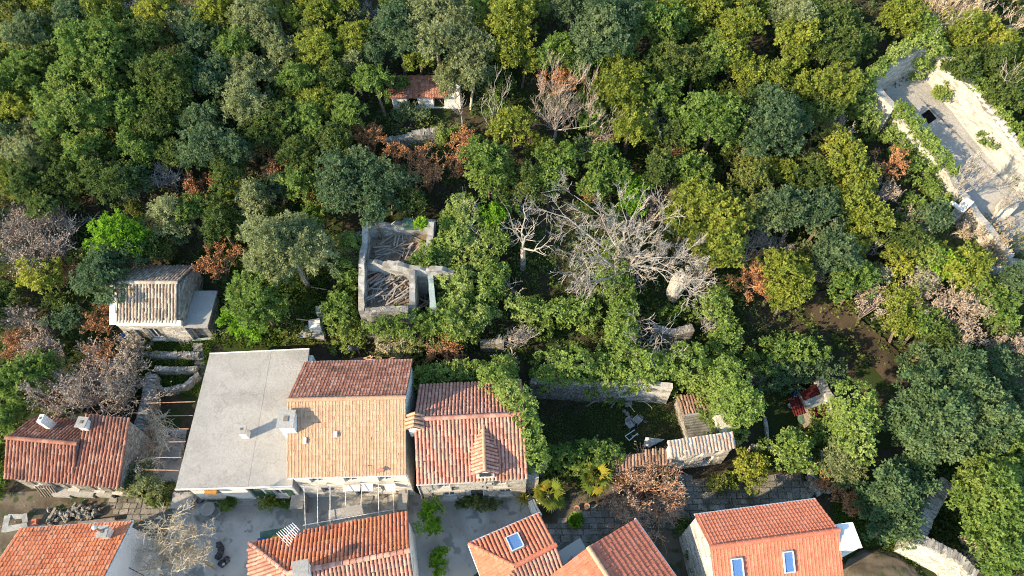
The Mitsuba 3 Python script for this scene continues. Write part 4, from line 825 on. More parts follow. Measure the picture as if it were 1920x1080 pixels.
#@@VEG
# ------------------------------------------------------------------ plants
def unit(v): return v / (np.linalg.norm(v, axis=-1, keepdims=True) + 1e-9)
def leaf_mesh(pos, axis, nrm, ln, wd, rng, tone, tip):
    """Pointed leaves: one bent diamond each. tone, tip: per leaf."""
    n = len(pos)
    axis = unit(axis); side = unit(np.cross(axis, nrm)); nn = np.cross(side, axis)
    l = ln * rng.uniform(.7, 1.25, (n, 1)); w = wd * rng.uniform(.75, 1.2, (n, 1))
    mid = pos + axis * l * .5
    v = np.stack([pos, mid - side * w * .5 + nn * w * .12, pos + axis * l - nn * l * .12, mid + side * w * .5 + nn * w * .12], 1).reshape(-1, 3)
    i = np.arange(n)[:, None] * 4
    f = np.stack([i + [0, 3, 1], i + [1, 3, 2]], 1).reshape(-1, 3)
    return v, f, np.repeat(np.stack([tone, tip], 1), 4, 0)
def fine_leaves(pos, axis, nrm, ln, wd, rng, tone, tip):
    """The same for leaves of a pixel or two: one pointed triangle each."""
    n = len(pos)
    axis = unit(axis); side = unit(np.cross(axis, nrm)); nn = np.cross(side, axis)
    l = ln * rng.uniform(.7, 1.25, (n, 1)); w = wd * rng.uniform(.8, 1.3, (n, 1)) * .62
    b = pos + axis * l * .2
    v = np.stack([b - side * w + nn * w * .2, b + side * w, pos + axis * l - nn * l * .1], 1).reshape(-1, 3)
    return v, np.arange(n * 3).reshape(-1, 3), np.repeat(np.stack([tone, tip], 1), 3, 0)
def tufts(c, out, rng, m, spread, ln, wd, tipf=.12, loose=.9):
    """m leaves round every tuft centre c, radiating like a rosette about 'out'."""
    n = len(c)
    p = np.repeat(c, m, 0); o = np.repeat(out, m, 0)
    r = unit(rng.normal(size=p.shape))
    ax = unit(o * .55 + r * .95)
    p = p + r * spread * rng.random((len(p), 1)) ** .6
    nr = unit(o + loose * rng.normal(size=p.shape) + [0, 0, .25])
    base = np.repeat(np.clip(rng.normal(.5, .3, n), 0, 1), m)
    tone = np.clip(base + rng.normal(0, .16, len(p)), 0, 1)
    tip = np.repeat((rng.random(n) < tipf) * rng.uniform(.3, .9, n), m) * rng.random(len(p))
    return fine_leaves(p - ax * ln * .3, ax, nr, ln, wd, rng, tone, tip)
def crown_lobes(lc, lr, rng, dens, m, ln, wd, tipf, low=-.45, tight=False, fat=1.0):
    """Leaf tufts over the lobes (centres lc, radii lr)."""
    cs, outs = [], []
    for c, r in zip(lc, lr):
        k = max(5, int(dens * 12.6 * r * r * .72))
        d = unit(rng.normal(size=(k * 2, 3))); d = d[d[:, 2] > low][:k]
        cs.append(c + d * r * (rng.uniform(.86, 1.1, (len(d), 1)) if tight else rng.uniform(.58, 1.24, (len(d), 1))) * [1, 1, .95]); outs.append(d)
    return tufts(np.vstack(cs), unit(np.vstack(outs)), rng, m, (.15 + ln * .2) * fat, ln, wd, tipf, .55 if tight else .9)
KIND = {  # leaf material, bark, leaf length and width, tufts per square metre, leaves per tuft, share of tipped tufts
    'H': ('l_H', 'm_bark', .165, .125, 5.0, 14, .10), 'B': ('l_B', 'm_bark', .17, .115, 5.0, 14, .14), 'L': ('l_L', 'm_bark', .18, .135, 4.9, 14, .16),
    'Y': ('l_Y', 'm_bark', .165, .125, 5.0, 14, .25), 'O': ('l_O', 'm_bark_tan', .18, .095, 5.3, 15, .15), 'I': ('l_I', 'm_bark', .15, .13, 7.2, 12, .22),
    'C': ('l_C', 'm_bark', .20, .13, 2.4, 34, .2), 'V': ('l_V', 'm_bark', .18, .12, 4.6, 14, .2), 'M': ('l_M', 'm_bark_tan', .16, .10, 5.0, 14, .3)}
LAND = {'the top left corner': (0, 0), 'the middle of the top edge': (960, -30), 'the top right corner': (1920, 0), 'the half-buried hut': (800, 185), 'the white bare tree': (1060, 190),
        'the big dead fig': (1150, 440), 'the roofless two-room ruin': (735, 480), 'the grey-tiled stone hut': (285, 560), 'the ivy-grown ruin': (1740, 210), 'the dirt path': (1590, 620),
        'the walled garden': (1160, 780), 'the left picture edge': (0, 420), 'the big grey-green carob': (1775, 770), 'the small dark court': (1480, 770), 'the tiled shed': (120, 840),
        'the flat concrete roof': (450, 780), 'the lower right stone wall': (1750, 1030), 'the dormer house': (880, 810), 'the left top edge': (480, -20), 'the right top edge': (1440, -20), 'the concrete landing': (585, 610)}
SECT = ['right of', 'above and right of', 'above', 'above and left of', 'left of', 'below and left of', 'below', 'below and right of']
ORD = ['nearest', 'second', 'third', 'fourth', 'fifth', 'sixth', 'seventh', 'eighth', 'ninth', 'tenth', 'eleventh', 'twelfth', 'thirteenth', 'fourteenth', 'fifteenth', 'sixteenth', 'seventeenth', 'eighteenth']
wants = []
def whereabouts(u, v):
    name, (a, b) = min(LAND.items(), key=lambda t: math.hypot(u - t[1][0], v - t[1][1]))
    return name, SECT[int(round(math.degrees(math.atan2(b - v, u - a)) / 45)) % 8], math.hypot(u - a, v - b)
def later(k, u, v, adj): wants.append((k, adj, *whereabouts(u, v)))
def say_all():
    seen = {}
    for k, adj, name, sec, dist in sorted(wants, key=lambda t: t[4]):
        i = seen.get((adj, name, sec), 0); seen[(adj, name, sec)] = i + 1
        labels[k]['label'] = f'{adj}, {sec} {name}' if i == 0 else f'{adj}, {ORD[min(i, 17)]} one {sec} {name}'
ADJ = {'H': ('dark green holm oak', 'holm_oak', 'tree'), 'B': ('bluish green evergreen tree', 'evergreen_tree', 'tree'), 'L': ('fresh green laurel tree', 'laurel_tree', 'tree'), 'Y': ('yellowish green tree', 'yellow_green_tree', 'tree'),
       'O': ('pale olive-green tree', 'olive_tree', 'tree'), 'I': ('bright ivy mound', 'ivy_mound', 'ivy'), 'V': ('vivid green young tree', 'young_tree', 'tree'), 'C': ('grey-green tufted carob', 'carob_tree', 'tree'), 'M': ('grey and green flowering shrub', 'flowering_shrub', 'shrub')}
def tree(u, v, r, kind, seed, ry=None, h=None, label=None, flat=.95, name=None, cat=None, group=None, nl=None, dens=1.0, trunk=True, say=True, adj=None):
    """u, v, r: crown centre and half-width in photo pixels; the trunk stands on the ground right below."""
    rng = np.random.default_rng(seed)
    bs, bark, ln, wd, de, m, tipf = KIND[kind]
    c = G(u, v, 3.0); R = r * pxm(c)
    hc = (1.05 * R + 1.2 if h is None else h)
    c = G(u, v, hc); R = r * pxm(c); Ry = R if ry is None else ry * pxm(c) / .85
    Rm = (R * Ry) ** .5
    g = float(ground(c[0], c[1]))
    n = nl or int(7 + 9 * Rm)
    d = unit(rng.normal(size=(n * 3, 3))); d = d[d[:, 2] > -.5][:n]
    az = np.arctan2(d[:, 1], d[:, 0]); ph = rng.uniform(0, 6.3, 3); wob = 1 + .2 * np.cos(2 * az + ph[0]) + .16 * np.cos(3 * az + ph[1]) + .1 * np.cos(5 * az + ph[2])
    lr = np.clip(Rm * rng.uniform(.24, .44, n), .32, 1.1)
    reach = np.maximum(1 - lr / Rm * .85, .15) * rng.uniform(.62, 1.06, n)
    lc = c + d * (reach * wob)[:, None] * [R, Ry, Rm * flat]
    k = thing(name or ADJ[kind][1], label or '-', cat or ADJ[kind][2], group)
    if label is None and say: later(k, u, v, adj or ADJ[kind][0])
    v_, f_, uv = crown_lobes(lc, lr, rng, de * dens, m, ln, wd, tipf, tight=kind == 'I', fat=1.7 if kind == 'C' else 1.0)
    put('crown', (v_, f_), bs, k, uv=uv)
    if trunk:
        b = np.array([c[0] + rng.normal(0, .25), c[1] + rng.normal(0, .25), g - .3])
        tr = [tube([b, b * .5 + c * .5 + rng.normal(0, .1, 3), c + [0, 0, Rm * .1]], [.07 + .05 * Rm, .05 + .035 * Rm, .03], 6)]
        put('trunk', tr[0], bark, k)
        for i in rng.choice(n, min(n, 5), replace=False):
            s = b + (c - b) * rng.uniform(.55, .95)
            put('limb', tube([s, (s + lc[i]) / 2 + [0, 0, .1], lc[i]], [.05, .035, .015], 5), bark, k) if 0 else tr.append(tube([s, (s + lc[i]) / 2 + [0, 0, .1], lc[i]], [.05, .035, .015], 5))
        put('limbs', cat_(tr[1:]), bark, k)
    return k
def ivy(pts, r, kind, seed, label, name='ivy_hedge', cat='ivy', dens=1.0, drop=True, step=.45, squash=1.0):
    """Ivy over a wall: lobes strung along 3-D points (the wall's top edge) and down its faces."""
    rng = np.random.default_rng(seed); bs, bark, ln, wd, de, m, tipf = KIND[kind]
    p = np.asarray(pts, float); L = np.linalg.norm(np.diff(p, axis=0), axis=1); cum = np.concatenate([[0], np.cumsum(L)])
    t = np.arange(0, cum[-1] + .01, step * r * 1.3)
    c = np.stack([np.interp(t, cum, p[:, i]) for i in range(3)], 1)
    lc, lr = [], []
    for q in c:
        lc.append(q + rng.normal(0, .14 * r, 3)); lr.append(r * rng.uniform(.55, .95))
        z = q[2] - r
        g = float(ground(q[0], q[1]))
        while drop and z > g + .2:
            lc.append([q[0] + rng.normal(0, .3 * r), q[1] + rng.normal(0, .3 * r), z]); lr.append(r * rng.uniform(.5, .85) * squash); z -= r * 1.1
    k = thing(name, label, cat)
    v_, f_, uv = crown_lobes(np.array(lc), np.array(lr), rng, de * dens, m, ln, wd, tipf, -.6, True)
    put('leaves', (v_, f_), bs, k, uv=uv)
    put('stems', cat_([tube([[q[0], q[1], float(ground(q[0], q[1])) - .2], [q[0] + rng.normal(0, .15), q[1] + rng.normal(0, .15), q[2] - r * .3]], [.04, .015], 5) for q in c[::2]]), bark, k)
    return k
def segs_mesh(p0, p1, r0, r1, n=3):
    t = unit(p1 - p0); ref = np.where(np.abs(t[:, 2:]) < .9, [[0, 0, 1.0]], [[1.0, 0, 0]])
    a = unit(np.cross(t, ref)); b = np.cross(t, a); N = len(p0)
    g = np.arange(n) * 2 * np.pi / n
    rg = np.cos(g)[None, :, None] * a[:, None] + np.sin(g)[None, :, None] * b[:, None]
    v = np.concatenate([p0[:, None] + rg * r0[:, None, None], p1[:, None] + rg * r1[:, None, None]], 1).reshape(-1, 3)
    f = np.array([x for j in range(n) for x in ([j, (j + 1) % n, n + (j + 1) % n], [j, n + (j + 1) % n, n + j])])
    return v, (np.arange(N)[:, None, None] * 2 * n + f[None]).reshape(-1, 3)
def twig_mesh(br, lo=(.011, .009), n=3, foot=None):
    """Limbs as tubes, the last and finest level as flat slivers."""
    rad = lambda b: (b[0], b[1], np.maximum(b[2], lo[0]), np.maximum(b[3], lo[1]))
    bs = [rad(b) for b in br[:-1]] + ([foot] if foot else [])
    if not bs: return segs_mesh(*rad(br[-1]), n=3)
    a = segs_mesh(*[np.concatenate(x) for x in zip(*bs)], n=n)
    p0, p1, r0, r1 = rad(br[-1]); t = unit(p1 - p0); sd_ = unit(np.cross(t, np.where(np.abs(t[:, 2:]) < .8, [[.3, .2, 1.0]], [[1.0, .2, 0]])))
    q = np.stack([p0 - sd_ * r0[:, None], p0 + sd_ * r0[:, None], p1 + sd_ * r1[:, None], p1 - sd_ * r1[:, None]], 1).reshape(-1, 3); k = np.arange(len(p0))[:, None] * 4
    return cat_([a, (q, np.stack([k + [0, 1, 2], k + [0, 2, 3]], 1).reshape(-1, 3))])
def branching(p, d, ln, r, levels, kids, rng, ang=.7, ratio=.66, up=.15, nseg=3, rr=.6, wig=.18):
    """Recursive limbs. Returns per level (p0, p1, r0, r1)."""
    out = []
    p, d = np.atleast_2d(p).astype(float), unit(np.atleast_2d(d).astype(float))
    ln, r = np.broadcast_to(ln, len(p)).astype(float), np.broadcast_to(r, len(p)).astype(float)
    for lv in range(levels):
        P0, P1, R0, R1, KP, KD, KL, KR = [], [], [], [], [], [], [], []
        q, dd = p, d; nseg = 2 if lv == levels - 1 else nseg
        for s in range(nseg):
            dn_ = unit(dd + rng.normal(0, wig, dd.shape) + [0, 0, up * .3])
            e = q + dn_ * (ln / nseg)[:, None]
            a, b = r * (1 - .55 * s / nseg), r * (1 - .55 * (s + 1) / nseg)
            P0.append(q); P1.append(e); R0.append(a); R1.append(b)
            kn = kids if s else max(1, kids - 2)
            for _ in range(kn if s or lv else 0):
                if rng.random() < .12: continue
                t = rng.uniform(.2, 1, (len(q), 1))
                KP.append(q + (e - q) * t); KD.append(unit(dn_ + ang * rng.normal(size=dn_.shape) + [0, 0, up])); KL.append(ln * ratio * rng.uniform(.6, 1.1, len(q))); KR.append(b * rr)
            q, dd = e, dn_
        out.append(tuple(np.concatenate(x) for x in (P0, P1, R0, R1)))
        if not KP: break
        p, d, ln, r = np.concatenate(KP), np.concatenate(KD), np.concatenate(KL), np.maximum(np.concatenate(KR), .007)
    return out
def bare(u, v, r, kind, seed, label=None, ry=None, h=.6, stems=11, adj=None, up=.35, leaves=1.0, flat=.75, group=None, kids=2, levels=4):
    """A leafless or withered shrub: many stems fanning from its foot. kind: R rust, P pinkish, G grey, T tan."""
    rng = np.random.default_rng(seed)
    c = G(u, v, .6); R = r * pxm(c); c = G(u, v + r * .12, 0.0) if h < 1 else G(u, v, 0.0) 
    base = G(u, v, R * .5 + h); gz = float(ground(base[0], base[1])); base[2] = gz + h
    d = unit(np.stack([rng.normal(size=stems), rng.normal(size=stems), rng.uniform(.35, 1.3, stems)], 1)) 
    st = base + np.stack([rng.normal(0, .18 * R, stems), rng.normal(0, .18 * R, stems), np.zeros(stems)], 1)
    br = branching(st, d * [1, 1, flat], R * .62, .028 + .008 * R, levels, kids, rng, .62, .66, up, 3)
    mat, lm, nm = {'R': ('m_twig_rust', 'l_R', 'rust brown withered shrub'), 'P': ('m_twig_pink', 'l_T', 'pinkish grey leafless shrub'), 'G': ('m_twig_grey', None, 'grey leafless shrub'), 'T': ('m_bark_tan', 'l_T', 'tan withered shrub'), 'W': ('m_bark_pale', None, 'white bare shrub'), 'N': ('m_twig_rust', 'l_T', 'brown withered creeper')}[kind]
    k = thing('bare_shrub', label or '-', 'shrub', group)
    if label is None: later(k, u, v, adj or nm)
    foot = np.column_stack([st[:, :2] * 0 + base[None, :2], np.full(stems, gz - .2)])
    put('twigs', twig_mesh(br, foot=(foot, st, np.full(stems, .03), np.full(stems, .025))), mat, k)
    if lm:
        e = br[-1][1]; n = int(min(len(e), 330 * R * R * leaves)); i = rng.choice(len(e), n, replace=False)
        v_, f_, uv = leaf_mesh(e[i], rng.normal(size=(n, 3)), rng.normal(size=(n, 3)) + [0, 0, 1], .13, .07, rng, rng.random(n), rng.random(n) * .6)
        put('dead_leaves', (v_, f_), lm, k, uv=uv)
    return k
SEED = [1000]
def sd(): SEED[0] += 1; return SEED[0]
# crown centre u, v, half-width r (photo pixels) and kind
TREES = '''20 18 45 H;95 8 36 Y;100 67 22 V;140 37 38 B;60 65 42 B;190 30 38 Y;293 20 38 Y;187 110 62 L;263 90 50 H;347 37 30 O;377 70 38 B;417 18 42 Y;477 42 46 O;533 30 30 Y;603 30 34 Y;
527 97 34 O;593 97 40 Y;440 90 38 L;577 57 26 H;57 133 38 L;17 160 42 L;140 153 42 L;127 215 52 L;253 200 42 L;187 200 44 L;173 280 38 L;253 280 34 L;320 147 52 H;400 150 42 B;473 140 38 O;467 193 46 O;
560 150 34 L;600 190 32 Y;580 237 36 L;513 222 40 H;387 233 38 B;400 285 52 B;480 372 36 O;50 290 38 O;33 207 34 Y;10 327 36 Y;113 293 34 H;57 335 40 H;213 343 44 H;670 345 66 B;340 290 34 H;430 335 36 H;
300 240 36 H;560 290 38 H;250 345 34 B;150 335 36 H;100 375 40 H;647 13 26 Y;667 77 34 Y;660 123 30 O;703 157 38 L;653 213 34 L;750 63 50 B;705 95 34 B;818 50 60 O;880 95 44 O;893 145 34 O;786 112 26 Y;
842 150 28 O;957 38 48 Y;957 95 38 Y;987 118 22 Y;907 15 34 L;1073 13 40 B;1133 60 66 B;1233 57 50 L;1053 105 36 L;1107 122 34 L;1257 125 44 H;1267 20 34 Y;1163 160 52 Y;963 240 38 Y;1107 217 34 L;
913 313 46 L;1060 300 38 L;1030 337 30 L;1123 293 30 L;1153 327 34 L;1190 367 32 V;1180 233 44 Y;1240 187 38 L;1233 322 38 H;1207 150 34 H;1323 13 38 Y;1287 32 26 Y;1383 53 42 Y;1378 112 40 Y;1397 145 36 Y;
1487 33 44 O;1493 88 46 Y;1447 147 34 Y;1510 167 34 Y;1337 110 36 L;1300 127 36 H;1337 228 56 L;1447 240 62 B;1563 83 48 H;1557 43 40 H;1600 77 36 H;1563 163 44 Y;1697 43 38 Y;1800 57 38 Y;1833 50 32 Y;
1873 80 34 Y;1910 105 34 Y;1850 110 36 H;1800 130 34 H;1890 170 40 H;1573 283 40 Y;1600 320 36 Y;1610 352 34 Y;1460 322 30 Y;1513 335 36 H;1300 322 38 L;1300 352 32 L;1540 215 38 H;
1323 403 58 Y;1347 455 52 Y;1380 400 44 H;1470 522 46 Y;1467 562 28 Y;1460 393 48 B;1540 403 44 B;1597 380 38 Y;1627 413 38 Y;1597 457 28 Y;1563 477 44 B;1600 525 38 L;1680 487 32 Y;1727 477 34 L;1760 500 32 V;
1810 500 42 Y;1723 530 34 M;1680 560 34 Y;1640 520 30 M;1840 550 34 L;1873 580 38 L;1897 533 38 B;1690 605 32 Y;1730 605 34 L;1760 640 34 H;317 410 40 O;220 443 48 V;190 517 52 B;80 517 36 Y;235 480 36 B;540 470 74 O;
492 556 56 L;458 608 34 V;570 345 36 L;420 415 40 H;350 395 34 L;867 410 40 I;860 462 40 I;852 527 40 I;850 590 42 I;923 405 30 V;917 447 36 I;917 527 40 I;905 585 34 I;817 473 32 I;1120 350 34 L;990 345 34 H;
1750 410 34 B;1700 450 36 H;1870 690 40 B;1673 920 56 C;1668 968 50 C;1580 868 40 O;1853 925 66 L;1872 1005 62 L;1900 830 46 L;1400 335 40 H;1400 270 34 H;1260 260 34 H;730 345 34 B;770 385 30 H;
35 720 44 L;20 780 38 L;80 690 34 L;1885 745 40 B;620 130 34 H;630 270 38 H;500 260 36 H;440 200 30 H;90 110 36 H;220 160 38 H;330 200 36 H;1150 100 36 L;1420 190 38 H;1480 215 36 H'''
for t in TREES.replace('\n', '').split(';'):
    u, v, r, kd = t.split()
    tree(float(u), float(v), float(r) * 1.15, kd, sd(), h=(2.2 if kd in 'IM' else None))
# trees of their own
tree(1775, 765, 118, 'C', sd(), ry=112, label='big grey-green carob tree with a broad tufted crown at the right edge', name='carob_tree', nl=46, flat=.6, h=4.2)
tree(1477, 845, 46, 'I', sd(), h=2.4, label='bright green sapling bush in front of the small dark court', name='garden_tree', cat='tree')
tree(1407, 880, 37, 'Y', sd(), h=2.0, label='dense yellow-green lemon tree at the right end of the ruined facade', name='lemon_tree', cat='tree', nl=22)
tree(268, 905, 46, 'O', sd(), ry=28, h=1.5, label='grey-green olive bush between the tiled shed and the flat-roofed house', name='olive_bush', cat='bush')
tree(505, 933, 24, 'Y', sd(), ry=18, h=.7, label='yellow-green flowering bush at the right of the flat-roofed house front', name='flower_bush', cat='bush', trunk=False)
tree(428, 943, 12, 'L', sd(), h=.45, label='small green potted plant right of the dark mat', name='potted_plant', cat='plant', trunk=False)
tree(535, 940, 12, 'L', sd(), h=.45, label='small green plant below the flat-roofed house, beside the terrace', name='potted_plant', cat='plant', trunk=False)
tree(806, 972, 22, 'V', sd(), ry=40, h=1.4, label='fresh green climber hanging in the alley between the terrace and the courtyard', name='climber', cat='plant')
tree(822, 1055, 12, 'V', sd(), ry=30, h=.6, label='bright green weed strip along the alley at the bottom edge', name='weed_strip', cat='plant', trunk=False)
tree(700, 838 - 60, 1, 'L', sd(), h=.1, label='tiny weed', name='weed', cat='plant', trunk=False) if 0 else None
tree(1283, 985, 13, 'H', sd(), ry=18, h=1.0, label='dark shrub at the upper left corner of the annex house', name='wall_shrub', cat='shrub'); tree(1302, 1045, 15, 'H', sd(), ry=36, h=1.1, label='dark climber along the stone gable of the annex house', name='wall_shrub', cat='shrub')
tree(1360, 905, 40, 'H', sd(), ry=14, h=.7, label='dark low hedge at the foot of the ruined facade', name='low_hedge', cat='hedge', trunk=False)
tree(1250, 905, 22, 'H', sd(), ry=14, h=.7, label='dark low bush left end of the hedge under the ruined facade', name='low_hedge', cat='hedge', trunk=False)
tree(900, 943, 55, 'H', sd(), ry=9, h=.5, label='dark row of low plants along the front of the dormer house', name='plant_row', cat='plants', trunk=False)
tree(740, 940 + 5, 1, 'H', sd(), h=.1, label='-', trunk=False) if 0 else None
tree(1080, 975, 10, 'V', sd(), h=.5, label='light green potted plant on the lane right of the fan palms', name='potted_plant', cat='plant', trunk=False)
tree(300, 940, 34, 'H', sd(), ry=8, h=.3, label='low green edging under the olive bush', name='edging', cat='plants', trunk=False)
# ivy over walls
pp = lambda h, *t: [G(u, v, h) for u, v in t]
ivy([P(925, 708, 5.4), P(955, 732, 6.0), P(980, 772, 6.1), P(997, 820, 5.8), P(1010, 862, 5.0)], 1.05, 'I', sd(), 'tall bright ivy hedge falling along the right side of the dormer house')
ivy([P(1040, 855, 2.7), P(1090, 850, 2.8), P(1150, 852, 2.6)], .95, 'L', sd(), 'dark glossy ivy bank at the front left of the walled garden')
ivy([P(1062, 890, 1.6), P(1100, 895, 1.7)], .7, 'H', sd(), 'dark ivy hanging behind the right fan palm')
ivy([P(785, 705, 3.6), P(850, 697, 3.8), P(905, 690, 3.8), P(965, 688, 3.9)], .95, 'I', sd(), 'ivy hedge along the top of the dormer house roof')
ivy([P(1030, 690, 3.5), P(1130, 692, 3.6), P(1205, 692, 3.7)], 1.35, 'I', sd(), 'ivy hedge over the left half of the garden back wall')
ivy([P(1215, 682, 4.2), P(1265, 675, 4.5), P(1312, 684, 4.4), P(1322, 715, 3.7)], 1.4, 'I', sd(), 'ivy hedge over the right half of the garden back wall')
ivy([P(1340, 560, 4.6), P(1355, 600, 4.4), P(1375, 640, 4.2)], 1.25, 'I', sd(), 'bright ivy column standing alone above the walled gardens')
ivy([P(1362, 690, 5.2), P(1388, 735, 5.4), P(1398, 790, 4.9)], 1.3, 'I', sd(), 'bright rounded ivy column between the walled garden and the small court')
ivy([P(1440, 665, 3.6), P(1490, 650, 3.9), P(1545, 655, 3.8)], 1.35, 'L', sd(), 'broad ivy block behind the small dark court'); ivy([P(1440, 705, 2.8), P(1500, 690, 2.9), P(1575, 690, 2.9)], 1.1, 'B', sd(), 'dark ivy face over the back wall of the small court')
ivy([P(1600, 750, 4.8), P(1614, 800, 4.9), P(1605, 850, 4.4)], 1.4, 'I', sd(), 'large bright ivy mound right of the small dark court')
ivy([P(1415, 850, 1.4), P(1460, 862, 1.4), P(1540, 850, 1.6)], .6, 'H', sd(), 'dark ivy over the front wall of the small court')
ivy([P(655, 498, 5.4), P(645, 540, 5.2), P(640, 590, 4.8), P(640, 625, 4.2)], 1.25, 'L', sd(), 'tall dark ivy column at the left of the roofless ruin')
ivy([P(700, 600, 4.6), P(760, 598, 4.7), P(800, 605, 4.7), P(870, 598, 4.5)], 1.35, 'L', sd(), 'pale glossy ivy bank in front of the roofless ruin')
ivy([P(720, 640, 3.0), P(790, 640, 3.0), P(850, 635, 3.0)], 1.0, 'M', sd(), 'lower pale ivy fringe below the roofless ruin')
ivy([P(975, 575, 4.4), P(1030, 585, 4.4), P(1085, 575, 4.6), P(1120, 590, 4.5)], 1.2, 'I', sd(), 'bright ivy bank below the dark ground left of the dead fig trunk')
ivy([P(1150, 470, 5.4), P(1160, 530, 5.0), P(1167, 590, 4.8), P(1172, 640, 4.4), P(1170, 675, 3.8)], 1.2, 'I', sd(), 'bright ivy column under the big dead fig')
ivy([P(1240, 590, 3.2), P(1290, 580, 3.2)], .8, 'L', sd(), 'green ivy at the foot of the white masonry stub')
up3 = lambda q: [p + [0, 0, .35] for p in q]
ivy([p + [.35, .3, .15] for p in ne], .62, 'I', sd(), 'sunny ivy fringe along the right wall of the large ruin', drop=False)
ivy(pl((1630, 144, 3.2), (1674, 106, 3.3), (1722, 72, 3.4)), .75, 'I', sd(), 'sunny ivy fringe along the upper end wall of the large ruin', drop=False)
ivy(up3(pl((1738, 45, 3.4), (1745, 75, 3.4), (1752, 100, 2.8))), .8, 'I', sd(), 'ivy clump on the top corner of the large ruin')
ivy(up3([sw[0] + [-.5, 0, -.4], sw[0] + [-.9, -1.2, -1.2], sw[0] + [-.2, -2.6, -1.8]]), .85, 'I', sd(), 'ivy falling over the left corner of the large ruin')
ivy(up3([sw[1] + [.2, -.3, 0], *sw[2:4]]), .5, 'I', sd(), 'broad sunlit ivy over the left wall of the large ruin'); ivy(pl((1665, 258, .9), (1705, 305, 1.0), (1745, 350, 1.0), (1770, 385, .8)), .85, 'I', sd(), 'sunlit ivy slope outside the left wall of the large ruin')
for u, v, r, lb in ((1765, 178, 15, 'upper'), (1855, 262, 20, 'lower'), (1912, 320, 16, 'rightmost')): tree(u, v, r, 'L', sd(), ry=r * 1.5, h=1.0, label=f'dark bush growing against the white inner wall of the large ruin, {lb} one', name='wall_bush', cat='bush', trunk=False)
for u, v, r in ((1830, 420, 44), (1880, 440, 40), (1790, 430, 30), (1855, 470, 40)): bare(u, v, r, 'T', sd(), adj='sun-bleached dry bush', stems=9, leaves=.6)
# bare and withered shrubs
BARE = '245 12 26 G;690 20 26 G;467 275 40 R;523 307 36 R;313 322 42 G;367 347 32 R;583 365 28 R;693 255 40 R;867 263 38 R;857 303 28 R;787 290 28 R;740 282 30 R;800 325 44 R;1127 267 36 P;1047 143 46 R;1107 347 30 R;1263 293 32 R;1255 365 34 P;1220 395 34 P;1570 240 44 P;1673 300 38 R;1310 507 36 P;1413 457 44 G;1413 517 50 R;1713 420 42 T;1730 560 46 P;1640 560 40 P;1813 567 50 P;1813 615 46 P;1900 640 44 P;1722 503 28 G;1600 940 36 R;1840 1040 34 T;50 440 84 P;110 420 54 G;70 395 50 P;95 470 44 P;127 500 34 R;407 487 42 R;183 600 34 R;87 640 54 P;20 645 40 R;187 665 40 R;240 660 34 T;165 722 92 P;120 745 60 P;215 700 50 P;105 740 40 R;840 653 44 R;963 627 42 W;1793 12 64 T;1897 27 52 T;985 380 40 G;1470 460 34 G;1560 900 32 R;1330 600 36 G;1640 450 30 G;30 600 40 P;230 730 46 P;620 300 30 R;660 300 26 R;1655 360 36 P;1530 510 30 P'
for t in BARE.split(';'):
    u, v, r, kd = t.split(); r = float(r)
    bare(float(u), float(v), r * 1.05, kd, sd(), stems=36 if r > 60 else 14, leaves=1.6, levels=4, h=(2.0 if float(u) > 1600 and 440 < float(v) < 660 else 1.2))
bare(1210, 912, 78, 'N', sd(), 'big rust brown leafless creeper sprawling over the lane below the garden wall', stems=32, up=.1, flat=.6, leaves=1.3, h=.9); bare(1165, 900, 36, 'N', sd(), 'small brown creeper at the left end of the big leafless creeper', stems=12, up=.1, h=.8)
bare(345, 1035, 58, 'T', sd(), 'tan leafless tree with thick pale branches beside the orange-roofed house', stems=9, up=.5, leaves=0.0, flat=1.0, h=4.0); bare(335, 1010, 40, 'T', sd(), 'tan leafless shrub in front of the pale branched tree', stems=8, up=.5, leaves=0.0, flat=1.0, h=3.4)
# tall white bare trees
def dead_tree(base, tops, name, label, cat, seed, r0, levels, kids, mat='m_bark_pale', ln=1.9, ang=.75, up=.2, lean=None, rr=.62, wig=.2, ratio=.72, nbr=8, twig=None):
    """A trunk, its main limbs towards the given points, and twigs from them."""
    rng = np.random.default_rng(seed); k = thing(name, label, cat)
    base = np.asarray(base, float); fork = base + (np.asarray(lean, float) if lean is not None else np.array([0, 0, 1.5]))
    put('trunk', tube([base - [0, 0, .3], (base + fork) / 2 + rng.normal(0, .06, 3), fork], [r0 * 1.2, r0, r0 * .85], 8), mat, k)
    for t in tops:
        t = np.asarray(t, float); L = np.linalg.norm(t - fork)
        s = np.linspace(0, 1, 7)[:, None]; mid = (fork + t) / 2 + rng.normal(0, .12 * L, 3) + [0, 0, .08 * L]
        c = fork * (1 - s) ** 2 + mid * 2 * s * (1 - s) + t * s ** 2 + rng.normal(0, .04 * L ** .5, (7, 3)) * (s > .05)
        rad = np.maximum(r0 * .42 * (1 - .88 * s[:, 0]), .016)
        lb = put('limb', tube(c, rad, 6), mat, k)
        nb = nbr; ii = rng.integers(1, 7, nb); x = rng.random((nb, 1)) * .9
        q = c[np.maximum(ii - 1, 0)] * (1 - x) + c[ii] * x
        d = unit(c[ii] - c[ii - 1]) * .9 + rng.normal(0, ang, (nb, 3)) + [0, 0, up]
        br = branching(q, d, ln * rng.uniform(.55, 1.1, nb), rad[ii] * .75, levels, kids, rng, ang, ratio, up, 3, rr, wig)
        put('twigs', twig_mesh(br, (.013, .009)), twig or mat, lb)
    return k
fb = G(1165, 545); gp = lambda u, v, h: G(u, v, h)
